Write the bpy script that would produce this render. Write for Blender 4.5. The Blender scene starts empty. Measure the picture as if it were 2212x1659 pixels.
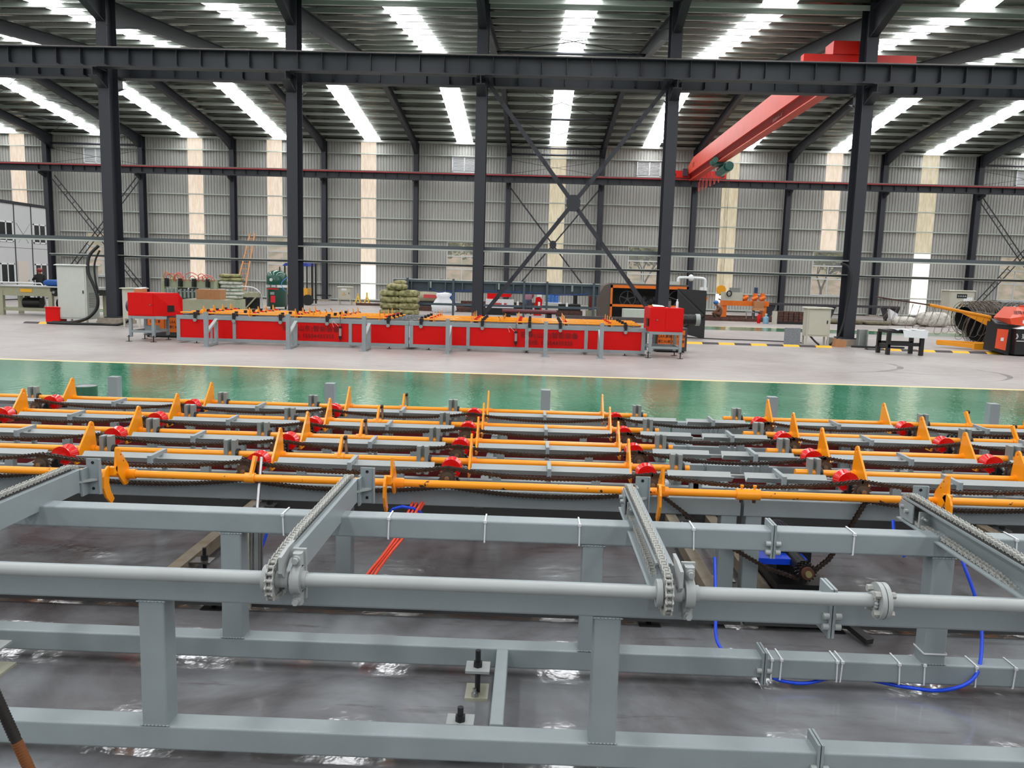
import bpy, math, random
from math import sin, cos, pi, radians, sqrt, atan2
from mathutils import Vector as V, Matrix
random.seed(7)
C = bpy.context.scene
COL = C.collection
# ---------------------------------------------------------------- camera
F, YAW, PITCH, ROLL = 1741.9, 0.0228, -0.1322, 0.0276
fwd = V((-sin(YAW)*cos(PITCH), cos(YAW)*cos(PITCH), sin(PITCH)))
r0 = V((cos(YAW), sin(YAW), 0)); u0 = r0.cross(fwd)
rt = r0*cos(ROLL)+u0*sin(ROLL); up = rt.cross(fwd)
cam = bpy.data.cameras.new('camera'); cam.sensor_width = 36; cam.lens = F/2212*36; cam.clip_end = 400; cam.clip_start = .05
co = bpy.data.objects.new('camera', cam); COL.objects.link(co)
co.matrix_world = Matrix(((rt.x, up.x, -fwd.x, -1.1996), (rt.y, up.y, -fwd.y, 0), (rt.z, up.z, -fwd.z, 1.916), (0, 0, 0, 1)))
C.camera = co
# ---------------------------------------------------------------- world and exposure
w = bpy.data.worlds.new('overcast_sky'); C.world = w; w.use_nodes = True
w.node_tree.nodes['Background'].inputs[0].default_value = (.93, .96, 1, 1)
w.node_tree.nodes['Background'].inputs[1].default_value = 1.1
ROOF_LIGHT = 11.5
C.view_settings.view_transform = 'Standard'; C.view_settings.look = 'None'
C.view_settings.exposure = 0; C.view_settings.gamma = 1; C.view_settings.use_curve_mapping = False
cy = C.cycles
cy.max_bounces = 5; cy.diffuse_bounces = 3; cy.glossy_bounces = 3; cy.transmission_bounces = 4; cy.transparent_max_bounces = 6
cy.caustics_reflective = False; cy.caustics_refractive = False; cy.sample_clamp_indirect = 4
cy.use_denoising = True
cy.use_adaptive_sampling = True; cy.adaptive_threshold = .02

# ---------------------------------------------------------------- materials
def srgb(c):
    return tuple(((x/255)/12.92 if x/255 <= .04045 else ((x/255+.055)/1.055)**2.4) for x in c)+(1,)
MATS = {}
def mat(name, col, rough=.5, metal=0, var=.0, scale=6, bump=0, bscale=60, stretch=(1, 1, 1), col2=None, thr=(.4, .6), spec=.5, coat=0, emit=None, es=1):
    if name in MATS: return MATS[name]
    m = bpy.data.materials.new(name); m.use_nodes = True; MATS[name] = m
    n = m.node_tree.nodes; l = m.node_tree.links; b = n['Principled BSDF']
    b.inputs['Roughness'].default_value = rough; b.inputs['Metallic'].default_value = metal
    b.inputs['Specular IOR Level'].default_value = spec
    b.inputs['Coat Weight'].default_value = coat
    b.inputs['Base Color'].default_value = srgb(col)
    if emit:
        b.inputs['Emission Color'].default_value = srgb(emit); b.inputs['Emission Strength'].default_value = es
    if var or bump or col2:
        tc = n.new('ShaderNodeTexCoord'); mp = n.new('ShaderNodeMapping'); mp.inputs['Scale'].default_value = stretch
        l.new(tc.outputs['Object'], mp.inputs[0])
    if var or col2:
        nz = n.new('ShaderNodeTexNoise'); nz.inputs['Scale'].default_value = scale; nz.inputs['Detail'].default_value = 6
        l.new(mp.outputs[0], nz.inputs['Vector'])
        rp = n.new('ShaderNodeValToRGB'); l.new(nz.outputs[0], rp.inputs[0])
        a = srgb(col); c2 = srgb(col2) if col2 else None
        if c2:
            rp.color_ramp.elements[0].position = thr[0]; rp.color_ramp.elements[1].position = thr[1]
            rp.color_ramp.elements[0].color = a; rp.color_ramp.elements[1].color = c2
        else:
            rp.color_ramp.elements[0].position = .3; rp.color_ramp.elements[1].position = .7
            rp.color_ramp.elements[0].color = tuple(x*(1-var) for x in a[:3])+(1,)
            rp.color_ramp.elements[1].color = tuple(min(1, x*(1+var)) for x in a[:3])+(1,)
        l.new(rp.outputs[0], b.inputs['Base Color'])
    if bump:
        nb = n.new('ShaderNodeTexNoise'); nb.inputs['Scale'].default_value = bscale; nb.inputs['Detail'].default_value = 4
        l.new(mp.outputs[0], nb.inputs['Vector'])
        bp = n.new('ShaderNodeBump'); bp.inputs['Strength'].default_value = bump; bp.inputs['Distance'].default_value = .02
        l.new(nb.outputs[0], bp.inputs['Height']); l.new(bp.outputs[0], b.inputs['Normal'])
    return m
def emis(name, col, s, col2=None):
    m = bpy.data.materials.new(name); m.use_nodes = True; n = m.node_tree.nodes; l = m.node_tree.links
    b = n['Principled BSDF']; b.inputs['Base Color'].default_value = srgb((90, 90, 86)); b.inputs['Roughness'].default_value = .5
    b.inputs['Emission Color'].default_value = srgb(col); b.inputs['Emission Strength'].default_value = s
    if col2:
        tc = n.new('ShaderNodeTexCoord'); mp = n.new('ShaderNodeMapping'); mp.inputs['Scale'].default_value = (5, 1, .8)
        nz = n.new('ShaderNodeTexNoise'); nz.inputs['Scale'].default_value = 2.2; nz.inputs['Detail'].default_value = 8
        rp = n.new('ShaderNodeValToRGB'); rp.color_ramp.elements[0].position = .35; rp.color_ramp.elements[1].position = .65
        rp.color_ramp.elements[0].color = srgb(col2); rp.color_ramp.elements[1].color = srgb(col)
        l.new(tc.outputs['Object'], mp.inputs[0]); l.new(mp.outputs[0], nz.inputs['Vector']); l.new(nz.outputs[0], rp.inputs[0]); l.new(rp.outputs[0], b.inputs['Emission Color'])
    return m
def floor_mat(name, cols, rough, scale, bump, spec=.5, stain=None, coat=0):
    m = bpy.data.materials.new(name); m.use_nodes = True; n = m.node_tree.nodes; l = m.node_tree.links; b = n['Principled BSDF']
    tc = n.new('ShaderNodeTexCoord')
    nz = n.new('ShaderNodeTexNoise'); nz.inputs['Scale'].default_value = scale; nz.inputs['Detail'].default_value = 8; nz.inputs['Roughness'].default_value = .6; nz.inputs['Distortion'].default_value = .6
    l.new(tc.outputs['Object'], nz.inputs['Vector'])
    rp = n.new('ShaderNodeValToRGB'); l.new(nz.outputs[0], rp.inputs[0])
    e = rp.color_ramp.elements; e[0].position = .36; e[1].position = .66; e[0].color = srgb(cols[0]); e[1].color = srgb(cols[-1])
    if len(cols) > 2:
        x = e.new(.5); x.color = srgb(cols[1])
    out = rp.outputs[0]
    mp = n.new('ShaderNodeMapping'); mp.inputs['Scale'].default_value = (.5, 3.2, 1)
    l.new(tc.outputs['Object'], mp.inputs[0])
    n2 = n.new('ShaderNodeTexNoise'); n2.inputs['Scale'].default_value = 3.5; n2.inputs['Detail'].default_value = 9; n2.inputs['Roughness'].default_value = .7
    l.new(mp.outputs[0], n2.inputs['Vector'])
    if stain:
        r2 = n.new('ShaderNodeValToRGB'); r2.color_ramp.elements[0].position = .56; r2.color_ramp.elements[1].position = .72
        r2.color_ramp.elements[0].color = (0, 0, 0, 1); r2.color_ramp.elements[1].color = (.75, .75, .75, 1)
        l.new(n2.outputs[0], r2.inputs[0])
        mx = n.new('ShaderNodeMix'); mx.data_type = 'RGBA'; l.new(r2.outputs[0], mx.inputs[0]); l.new(out, mx.inputs[6]); mx.inputs[7].default_value = srgb(stain); out = mx.outputs[2]
    l.new(out, b.inputs['Base Color'])
    rr = n.new('ShaderNodeMapRange'); rr.inputs[1].default_value = .3; rr.inputs[2].default_value = .7; rr.inputs[3].default_value = rough*.7; rr.inputs[4].default_value = rough*1.4
    l.new(n2.outputs[0], rr.inputs[0]); l.new(rr.outputs[0], b.inputs['Roughness'])
    b.inputs['Specular IOR Level'].default_value = spec; b.inputs['Coat Weight'].default_value = coat; b.inputs['Coat Roughness'].default_value = .04
    n3 = n.new('ShaderNodeTexNoise'); n3.inputs['Scale'].default_value = 9; n3.inputs['Detail'].default_value = 3
    l.new(tc.outputs['Object'], n3.inputs['Vector'])
    bp = n.new('ShaderNodeBump'); bp.inputs['Strength'].default_value = bump; bp.inputs['Distance'].default_value = .02
    l.new(n3.outputs[0], bp.inputs['Height']); l.new(bp.outputs[0], b.inputs['Normal']); l.new(bp.outputs[0], b.inputs['Coat Normal'])
    MATS[name] = m
    return m

GREY = mat('grey_paint', (141, 150, 152), .38, var=.06, scale=5, bump=.05, bscale=150)
GREYD = mat('grey_chain_paint', (164, 164, 158), .4, var=.12, scale=40)
GREYB = mat('light_grey_paint', (158, 162, 160), .4, var=.05, scale=5)
YEL = mat('orange_yellow_paint', (250, 152, 8), .32, var=.06, scale=7, coat=.2)
YELS = mat('scuffed_yellow_paint', (250, 152, 8), .34, scale=22, col2=(60, 45, 30), thr=(.66, .68), coat=.1)
RED = mat('red_paint', (208, 4, 4), .5, spec=.25, var=.03)
DARKB = mat('shaded_beam_grey', (62, 62, 62), .5)  # near bottom beams: shade under the line put into the grey
GREASE = mat('dark_grease', (50, 48, 46), .45)
REDR = mat('red_roller_paint', (222, 16, 12), .25, coat=.6)
CHAIN = mat('oily_chain_steel', (74, 62, 55), .38, metal=.75, var=.3, scale=60)
STEEL = mat('bare_steel', (150, 150, 148), .28, metal=.9)
CHROME = mat('chrome', (176, 178, 180), .28, metal=1)
BLACK = mat('black_paint', (24, 24, 26), .4)
RUBBER = mat('black_rubber', (18, 18, 20), .55)
COLM = mat('dark_column_paint', (42, 44, 51), .45, var=.05)
GIRD = mat('dark_girder_paint', (45, 48, 54), .5, var=.06, scale=2)
PURL = mat('galvanised_purlin', (186, 192, 184), .45, metal=.1)
GALV = mat('galvanised_steel', (150, 156, 152), .4, metal=.35, var=.08)
WALLM = mat('grey_wall_sheet', (172, 171, 165), .45, var=.05, scale=1.5, stretch=(4, 1, .5))
FOIL = mat('foil_insulation', (84, 86, 78), .2, metal=.85, var=.15, scale=2, bump=1.0, bscale=3.5, stretch=(1.2, 2.5, 1))
WHITE = mat('white_plastic', (226, 228, 228), .5)
WTIE = mat('white_nylon', (220, 222, 224), .4)
PALE = mat('pale_cabinet_paint', (192, 196, 188), .42, var=.03)
PALE2 = mat('cream_cabinet_paint', (186, 184, 168), .45, var=.03)
OLIVE = mat('olive_cream_paint', (164, 164, 138), .5, var=.06)
ORANGE = mat('orange_machine_paint', (226, 112, 24), .4, var=.06)
ORED = mat('red_orange_paint', (226, 78, 40), .35, coat=.3)
CRANE = mat('crane_red_paint', (212, 66, 40), .42, var=.06, scale=2)
CRED = mat('carriage_red_paint', (222, 34, 20), .4)
BLUE = mat('blue_hose', (10, 70, 220), .35)
ORH = mat('orange_hose', (240, 78, 46), .35)
GREEN = mat('green_enamel', (4, 74, 56), .25, coat=.5, var=.04)
GREEN2 = mat('hoist_green', (10, 96, 84), .35, coat=.3)
KHAKI = mat('khaki_steel', (140, 130, 112), .5, col2=(118, 96, 72), scale=8, thr=(.5, .8))
WOOD = mat('wood', (196, 140, 92), .6, var=.2, scale=10, stretch=(1, 1, 8))
CARD = mat('cardboard', (176, 124, 84), .8, var=.08)
RUSTM = mat('rusty_steel', (92, 54, 40), .7, col2=(60, 44, 40), scale=9, thr=(.4, .6))
PLATEM = mat('cream_steel_plate', (170, 168, 148), .5, var=.06)
CONC = mat('rough_concrete', (150, 140, 126), .9, var=.2, scale=9, bump=.5, bscale=30)
GRANITE = mat('granite', (150, 154, 158), .4, col2=(90, 94, 100), scale=60, thr=(.45, .55))
SACK = mat('olive_sack', (164, 156, 112), .75, col2=(104, 100, 62), scale=5, thr=(.45, .62), bump=.5, bscale=25)
SACKP = mat('pale_sack', (204, 200, 190), .7, col2=(150, 144, 136), scale=7, thr=(.5, .7), bump=.6, bscale=20)
WSACK = mat('white_sack', (226, 228, 230), .6, var=.06, scale=10, bump=.6, bscale=14)
BLUEP = mat('blue_plastic', (24, 104, 190), .4)
BLUET = mat('blue_tarp', (40, 60, 150), .5, var=.2)
DGREY = mat('dark_grey_frame', (72, 84, 94), .45, var=.05)
WIRE = mat('wire_rod', (112, 100, 88), .4, metal=.6, var=.3, scale=14)
PANELW = mat('white_sandwich_panel', (196, 198, 198), .5)
GLASSD = mat('dark_glass', (34, 38, 40), .12, spec=.8)
RAIL = mat('rail_steel', (120, 112, 106), .35, metal=.5, var=.15)
REDRAIL = mat('red_conductor_rail', (150, 36, 44), .4)
SKIN = mat('skin', (178, 122, 96), .6)
PURPLE = mat('maroon_pipe_paint', (104, 46, 52), .4)

# ---------------------------------------------------------------- mesh builder
def sm(path, k=6):
    P = [V(p) for p in path]; out = []
    for i in range(len(P)-1):
        a, b_, c, d = P[max(i-1, 0)], P[i], P[i+1], P[min(i+2, len(P)-1)]
        for j in range(k):
            t = j/k; out.append(.5*((2*b_)+(-a+c)*t+(2*a-5*b_+4*c-d)*t*t+(-a+3*b_-3*c+d)*t**3))
    return out+[P[-1]]
WO = {}
class MB:
    def __init__(s): s.v = []; s.f = []; s.sm = []; s.mi = []; s.cur = 0
    def add(s, vs, fs, smooth=False):
        o = len(s.v); s.v += [tuple(x) for x in vs]
        for f in fs: s.f.append(tuple(i+o for i in f)); s.sm.append(smooth); s.mi.append(s.cur)
        return s
    def box(s, x0, x1, y0, y1, z0, z1):
        return s.add([(x, y, z) for z in (z0, z1) for y in (y0, y1) for x in (x0, x1)],
                     [(0, 2, 3, 1), (4, 5, 7, 6), (0, 1, 5, 4), (2, 6, 7, 3), (0, 4, 6, 2), (1, 3, 7, 5)])
    def prism(s, pts, ext, smooth=False):
        n = len(pts); a = [V(p) for p in pts]; e = V(ext); b = [p+e for p in a]
        s.add(a, [tuple(range(n))[::-1]]); s.add(b, [tuple(range(n))])
        s.add(a+b, [(i, (i+1) % n, n+(i+1) % n, n+i) for i in range(n)], smooth); return s
    def frame(s, d, ref=None):
        d = V(d).normalized(); ref = V(ref) if ref else (V((0, 0, 1)) if abs(d.z) < .9 else V((1, 0, 0)))
        a = ref.cross(d).normalized(); b = d.cross(a); return a, b
    def sect(s, p0, p1, pts2, ref=None, smooth=False):
        p0 = V(p0); p1 = V(p1); a, b = s.frame(p1-p0, ref)
        return s.prism([p0+a*x+b*y for x, y in pts2], p1-p0, smooth)
    def bar(s, p0, p1, w, h, rad=0, ref=None):
        x, y = w/2, h/2
        if not rad: return s.sect(p0, p1, [(-x, -y), (x, -y), (x, y), (-x, y)], ref)
        P = []
        for cx, cy_, a0 in ((x-rad, y-rad, 0), (-x+rad, y-rad, 90), (-x+rad, -y+rad, 180), (x-rad, -y+rad, 270)):
            for k in range(4): t = radians(a0+k*30); P.append((cx+rad*cos(t), cy_+rad*sin(t)))
        p0 = V(p0); p1 = V(p1); a, b = s.frame(p1-p0, ref); A = [p0+a*q[0]+b*q[1] for q in P]; B = [q+p1-p0 for q in A]; n = 16
        s.add(A, [tuple(range(n))[::-1]]); s.add(B, [tuple(range(n))])
        for k in range(4):
            for j in range(3):
                i = k*4+j; s.add([A[i], A[i+1], B[i+1], B[i]], [(0, 1, 2, 3)])
            i = k*4+3; j = (i+1) % n; s.add([A[i], A[j], B[j], B[i]], [(0, 1, 2, 3)])
        return s
    def cyl(s, p0, p1, r, n=16, r1=None, caps=True, ref=None):
        p0 = V(p0); p1 = V(p1); r1 = r if r1 is None else r1; a, b = s.frame(p1-p0, ref)
        A = [p0+(a*cos(2*pi*i/n)+b*sin(2*pi*i/n))*r for i in range(n)]; B = [p1+(a*cos(2*pi*i/n)+b*sin(2*pi*i/n))*r1 for i in range(n)]
        s.add(A+B, [(i, (i+1) % n, n+(i+1) % n, n+i) for i in range(n)], True)
        if caps: s.add(A, [tuple(range(n))[::-1]]); s.add(B, [tuple(range(n))])
        return s
    def tube(s, path, r, n=8, caps=True):
        P = [V(p) for p in path]; rings = []; a = None
        for i, p in enumerate(P):
            d = (P[min(i+1, len(P)-1)]-P[max(i-1, 0)]).normalized()
            if a is None: a, b = s.frame(d)
            else: a = (a-d*a.dot(d)).normalized(); b = d.cross(a)
            rings.append([p+(a*cos(2*pi*k/n)+b*sin(2*pi*k/n))*r for k in range(n)])
        vs = [q for R in rings for q in R]
        s.add(vs, [(i*n+k, i*n+(k+1) % n, (i+1)*n+(k+1) % n, (i+1)*n+k) for i in range(len(P)-1) for k in range(n)], True)
        if caps: s.add(rings[0], [tuple(range(n))[::-1]]); s.add(rings[-1], [tuple(range(n))])
        return s
    def lathe(s, prof, p0, axis, n=20, smooth=True):   # prof: (distance along axis, radius)
        p0 = V(p0); ax = V(axis).normalized(); a, b = s.frame(ax); m = len(prof)
        vs = [p0+ax*h+(a*cos(2*pi*k/n)+b*sin(2*pi*k/n))*r for h, r in prof for k in range(n)]
        return s.add(vs, [(i*n+k, i*n+(k+1) % n, (i+1)*n+(k+1) % n, (i+1)*n+k) for i in range(m-1) for k in range(n)], smooth)
    def sph(s, c, rx, ry=None, rz=None, n=14, m=8, e=1.0):
        ry = ry or rx; rz = rz or rx; c = V(c); vs = []
        sg = lambda x: (1 if x >= 0 else -1)*abs(x)**e
        for i in range(m+1):
            t = -pi/2+pi*i/m
            for k in range(n):
                q = 2*pi*k/n; vs.append(c+V((rx*sg(cos(t))*sg(cos(q)), ry*sg(cos(t))*sg(sin(q)), rz*sg(sin(t)))))
        return s.add(vs, [(i*n+k, i*n+(k+1) % n, (i+1)*n+(k+1) % n, (i+1)*n+k) for i in range(m) for k in range(n)], True)
    def build(s, name, m, parent=None, **kw):
        me = bpy.data.meshes.new(name); o = WO.get(parent.name, V((0, 0, 0))) if parent else V((0, 0, 0))
        me.from_pydata([tuple(V(p)-o) for p in s.v], [], s.f)
        me.polygons.foreach_set('use_smooth', s.sm)
        for q in (m if isinstance(m, (list, tuple)) else [m]): me.materials.append(q)
        if isinstance(m, (list, tuple)): me.polygons.foreach_set('material_index', s.mi)
        me.update()
        ob = bpy.data.objects.new(name, me); COL.objects.link(ob); ob.parent = parent
        if parent: WO[ob.name] = o.copy()
        for k, v_ in kw.items(): ob[k] = v_
        return ob
def T(name, label, cat, loc=(0, 0, 0), group=None, rz=0):
    o = bpy.data.objects.new(name, None); COL.objects.link(o); o.location = loc; o.rotation_euler = (0, 0, rz); o.empty_display_size = .1
    o['label'] = label; o['category'] = cat
    if group: o['group'] = group
    WO[o.name] = V(loc); return o
def tag(o, label, cat, group=None):
    o['label'] = label; o['category'] = cat
    if group: o['group'] = group
    return o
def st(o): o['kind'] = 'structure'; return o
def empty_s(name): 
    o = bpy.data.objects.new(name, None); COL.objects.link(o); o['kind'] = 'structure'; return o
KIDS = {}
def kids(o):
    return [x for x in o.children]
def dup(o, loc=None, rz=None, label=None, parent=None):
    c = o.copy(); COL.objects.link(c)
    if parent is not None: c.parent = parent
    if loc is not None: c.location = loc
    if rz is not None: c.rotation_euler = (0, 0, rz)
    if label: c['label'] = label
    for ch in kids(o): dup(ch, parent=c)
    return c
def text(s_, size, loc, rot, m, parent, ext=.002, sx=1):
    cu = bpy.data.curves.new('lettering', 'FONT'); cu.body = s_; cu.size = size; cu.extrude = ext; cu.align_x = 'CENTER'; cu.align_y = 'CENTER'; cu.resolution_u = 3
    o = bpy.data.objects.new('lettering', cu); COL.objects.link(o); o.parent = parent
    o.location = V(loc)-(WO.get(parent.name, V((0, 0, 0))) if parent else V((0, 0, 0))); o.rotation_euler = rot; o.scale = (sx, 1, 1); cu.materials.append(m)
    bpy.context.view_layer.update(); me = bpy.data.meshes.new_from_object(o.evaluated_get(bpy.context.evaluated_depsgraph_get())); o2 = bpy.data.objects.new('lettering', me); COL.objects.link(o2); o2.parent = parent; o2.location = o.location; o2.rotation_euler = o.rotation_euler; o2.scale = o.scale
    bpy.data.objects.remove(o); return o2
FRONT = (pi/2, 0, 0)
ORD = ['first', 'second', 'third', 'fourth', 'fifth', 'sixth', 'seventh', 'eighth', 'ninth', 'tenth', 'eleventh', 'twelfth']
BLK = mat('black_lettering', (20, 16, 16), .5); DRED = mat('dark_lettering', (84, 10, 10), .5); WHT = mat('white_lettering', (225, 225, 225), .5)

# ================================================================ BUILDING
EAVE, SL, YW, YM, YN, YB = 10.46, .12, 53.9, 26.6, -.9, -28.3
XL, XR = -48, 48
NEARF = floor_mat('sealed_dark_floor', [(86, 80, 80), (116, 116, 118), (142, 146, 148)], .11, .8, .10, stain=(80, 68, 66), coat=.35)
FARF = floor_mat('pale_concrete_floor', [(152, 142, 137), (162, 154, 150), (172, 166, 160)], .42, .35, .06, stain=(132, 124, 120), spec=.4)
GRNF = floor_mat('green_epoxy_floor', [(44, 128, 92), (60, 142, 104), (86, 156, 124)], .13, .5, .25, stain=(104, 160, 134), coat=.4)
WFL = floor_mat('white_floor', [(150, 152, 150), (166, 168, 164), (180, 180, 176)], .12, .5, .15, coat=.6)
def slab(name, x0, x1, y0, y1, z, m, **k): return st(MB().box(x0, x1, y0, y1, z-.05, z).build(name, m, **k))
fl = slab('floor', XL, XR, YB, 5.85, 0, NEARF); slab('floor_strip', XL, XR, 5.85, 8.2, 0, WFL)
slab('floor_walkway', XL, XR, 8.2, 15.75, 0, GRNF)
slab('floor_hall', XL, XR, 15.9, 33.0, 0, FARF)
slab('trim_1', XL, XR, 15.75, 15.9, .001, mat('yellow_line', (238, 208, 150), .4))
slab('floor_walkway', XL, XR, 33.0, 35.6, 0, GRNF)
slab('trim_2', XL, XR, 35.6, 35.75, .001, mat('yellow_line', (238, 208, 150), .4))
slab('floor_hall', XL, XR, 35.75, YW, 0, FARF)
TYRE = mat('tyre_mark', (112, 106, 104), .6, col2=(150, 142, 138), scale=3, thr=(.45, .6))
for (cx_, cy_, r_, a0, a1, w_) in ((3.6, 20.3, 4.2, -62, 14, .16), (5.3, 18.9, 4.3, -40, 22, .14), (9.2, 19.5, 2.6, 200, 250, .08)):
    tb = MB(); n = 40; pts = [(cx_+(r_+s*w_*sin(pi*k/n))*cos(radians(a0+(a1-a0)*k/n)), cy_+.62*(r_+s*w_*sin(pi*k/n))*sin(radians(a0+(a1-a0)*k/n)), .0012) for s in (0, 1) for k in range(n+1)]
    tb.add(pts, [(k, k+1, n+2+k, n+1+k) for k in range(n)]); st(tb.build('floor_marking', TYRE))
# outside ground and hillside behind the windows
HILL = mat('dry_hillside', (196, 168, 142), .9, col2=(150, 140, 104), scale=.9, thr=(.4, .6))
slab('outside_ground', -70, 70, YW+.3, 95, -.1, mat('dusty_ground', (170, 150, 130), .9, var=.1))
hb = MB(); nx, ny = 70, 10
hb.add([(-70+140*i/nx, 66+3*j, .2+(j**1.15)*1.25+random.uniform(-.4, .4)) for j in range(ny+1) for i in range(nx+1)],
       [(j*(nx+1)+i, j*(nx+1)+i+1, (j+1)*(nx+1)+i+1, (j+1)*(nx+1)+i) for j in range(ny) for i in range(nx)], True)
st(hb.build('hillside', HILL))
TRUNK = mat('bark', (104, 84, 66), .9, var=.2); LEAF = mat('olive_foliage', (176, 172, 96), .8, col2=(136, 142, 74), scale=3, thr=(.4, .6))
def tree(x, y, h, lab):
    t = T('tree', lab, 'tree', (x, y, 0), 'trees behind the windows')
    b = MB(); tips = []
    def br(p, d, l, r, k):
        q = p+d*l; b.cyl(p, q, r, 6, r*.65); 
        if k == 0: tips.append(q); return
        for _ in range(3):
            e = (d+V((random.uniform(-.8, .8), random.uniform(-.6, .6), random.uniform(-.1, .5)))).normalized(); br(q, e, l*.72, r*.6, k-1)
    br(V((x, y, 0)), V((0, 0, 1)), h*.3, .13, 4); b.build('trunk', TRUNK, t)
    f = MB()
    for q in tips:
        for _ in range(20):
            c = q+V([random.gauss(0, .38) for _ in range(3)]); a = V([random.uniform(-1, 1) for _ in range(3)]).normalized()*.17; g = a.orthogonal().normalized()*.12
            f.add([c-a, c+g, c+a, c-g], [(0, 1, 2, 3)])
    f.build('foliage', LEAF, t, kind='stuff')
for x, y, h, lab in ((-8.2, 58.5, 5.2, 'leafy tree seen through the window left of the braced bay'), (-4.6, 62.5, 5.6, 'bushy tree behind the right half of the left tree-filled window'),
                     (6.6, 58.2, 5.0, 'bare-branched tree seen through the window above the orange machine'), (9.4, 62.5, 5.6, 'olive tree at the right of the window above the orange machine'),
                     (19.0, 57.6, 5.2, 'gnarled tree filling the window behind the right hall column'), (22.6, 62.5, 6.0, 'taller tree further out behind the right hall column window')):
    tree(x, y, h, lab)

# --- walls
def corr(mb, x0, x1, y, z0, z1, p=.19, d=.05):
    if x1-x0 < .02 or z1-z0 < .02: return
    xs = [x0]; k = math.ceil(x0/p)
    pts = [(x0, 0)]
    while k*p < x1:
        c = k*p
        for dx, dy in ((-.016, 0), (-.012, d), (.012, d), (.016, 0)):
            if x0 < c+dx < x1: pts.append((c+dx, dy))
        k += 1
    pts.append((x1, 0)); n = len(pts)
    mb.add([(x, y+dy, z) for z in (z0, z1) for x, dy in pts], [(i, i+1, n+i+1, n+i) for i in range(n-1)])
WIN = [(-31.1, -29.0), (-18.95, -16.9), (-7.0, -4.95), (4.95, 7.0), (17.0, 19.1), (29.1, 31.2)]
WZ0, WZ1 = 1.22, 4.1
PAN = [(-36.0, -35.0, 2, EAVE, 0), (-24.15, -23.15, .05, EAVE, 0), (-18.9, -17.9, 4.16, EAVE, 0), (-12.7, -11.7, .12, EAVE, 0), (-.32, .7, 1.25, EAVE, 1), (10.85, 11.9, .6, EAVE, 1), (17.45, 18.48, 4.16, EAVE, 0), (23.55, 24.62, .1, EAVE, 1)]
wb = MB(); ops = sorted([(a, b, WZ0, WZ1) for a, b in WIN]+[(a, b, z0, EAVE) for a, b, z0, z1, k in PAN])
xs = sorted(set([XL, XR]+[v for o in ops for v in o[:2]]))
for a, b in zip(xs, xs[1:]):
    mid = (a+b)/2; holes = sorted([(o[2], o[3]) for o in ops if o[0] < mid < o[1]]); z = 0
    for h0, h1 in holes: corr(wb, a, b, YW, z, h0); z = h1
    corr(wb, a, b, YW, z, EAVE+.1)
wall = st(wb.build('wall_back', WALLM))
PE = [emis('warm_translucent_sheet', (255, 236, 214), .86, (236, 214, 190)), emis('yellowish_translucent_sheet', (240, 226, 196), .74, (214, 198, 160)), emis('bright_translucent_sheet', (255, 250, 244), 1.3, (255, 240, 226))]
for a, b, z0, z1, k in PAN:
    zs = {-24.15: 1.25, -12.7: 2.4, 23.55: 4.2, 10.85: 1.2}.get(a, z0)
    if zs > z0: MB().box(a, b, YW, YW+.01, z0, zs).build('translucent_panel', PE[2], wall)
    MB().box(a, b, YW, YW+.01, zs, EAVE).build('translucent_panel', PE[k], wall)
for z in (.13, 1.2, 2.5, 4.15, 5.5, 6.75, 9.6):
    for i in range(-7, 8):
        x0, x1 = (i-1.5)*6+.17, (i-.5)*6-.17
        g = MB()
        segs = [(x0, x1)]
        for wa, wc in WIN:
            if WZ0+.1 < z < WZ1-.1: segs = [s2 for s in segs for s2 in ([(s[0], min(s[1], wa)), (max(s[0], wc), s[1])] if s[0] < wc and s[1] > wa else [s]) if s2[1] > s2[0]]
        for a, b in segs: g.sect((a, YW-.12, z), (b, YW-.12, z), [(-.08, -.04), (.08, -.04), (.08, .04), (.06, .04), (.06, -.025), (-.08, -.025)])
        if g.v: g.build('girt', PURL, wall)
# side walls and the far end behind the camera
for nm, x in (('wall_left', XL), ('wall_right', XR)):
    st(MB().box(x-.05, x+.05, YB, YW, 0, EAVE+1.7).build(nm, WALLM))
bwm = MB(); corr(bwm, XL, XR, YB, 0, EAVE); wbk = st(bwm.build('wall_front', WALLM))
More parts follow.
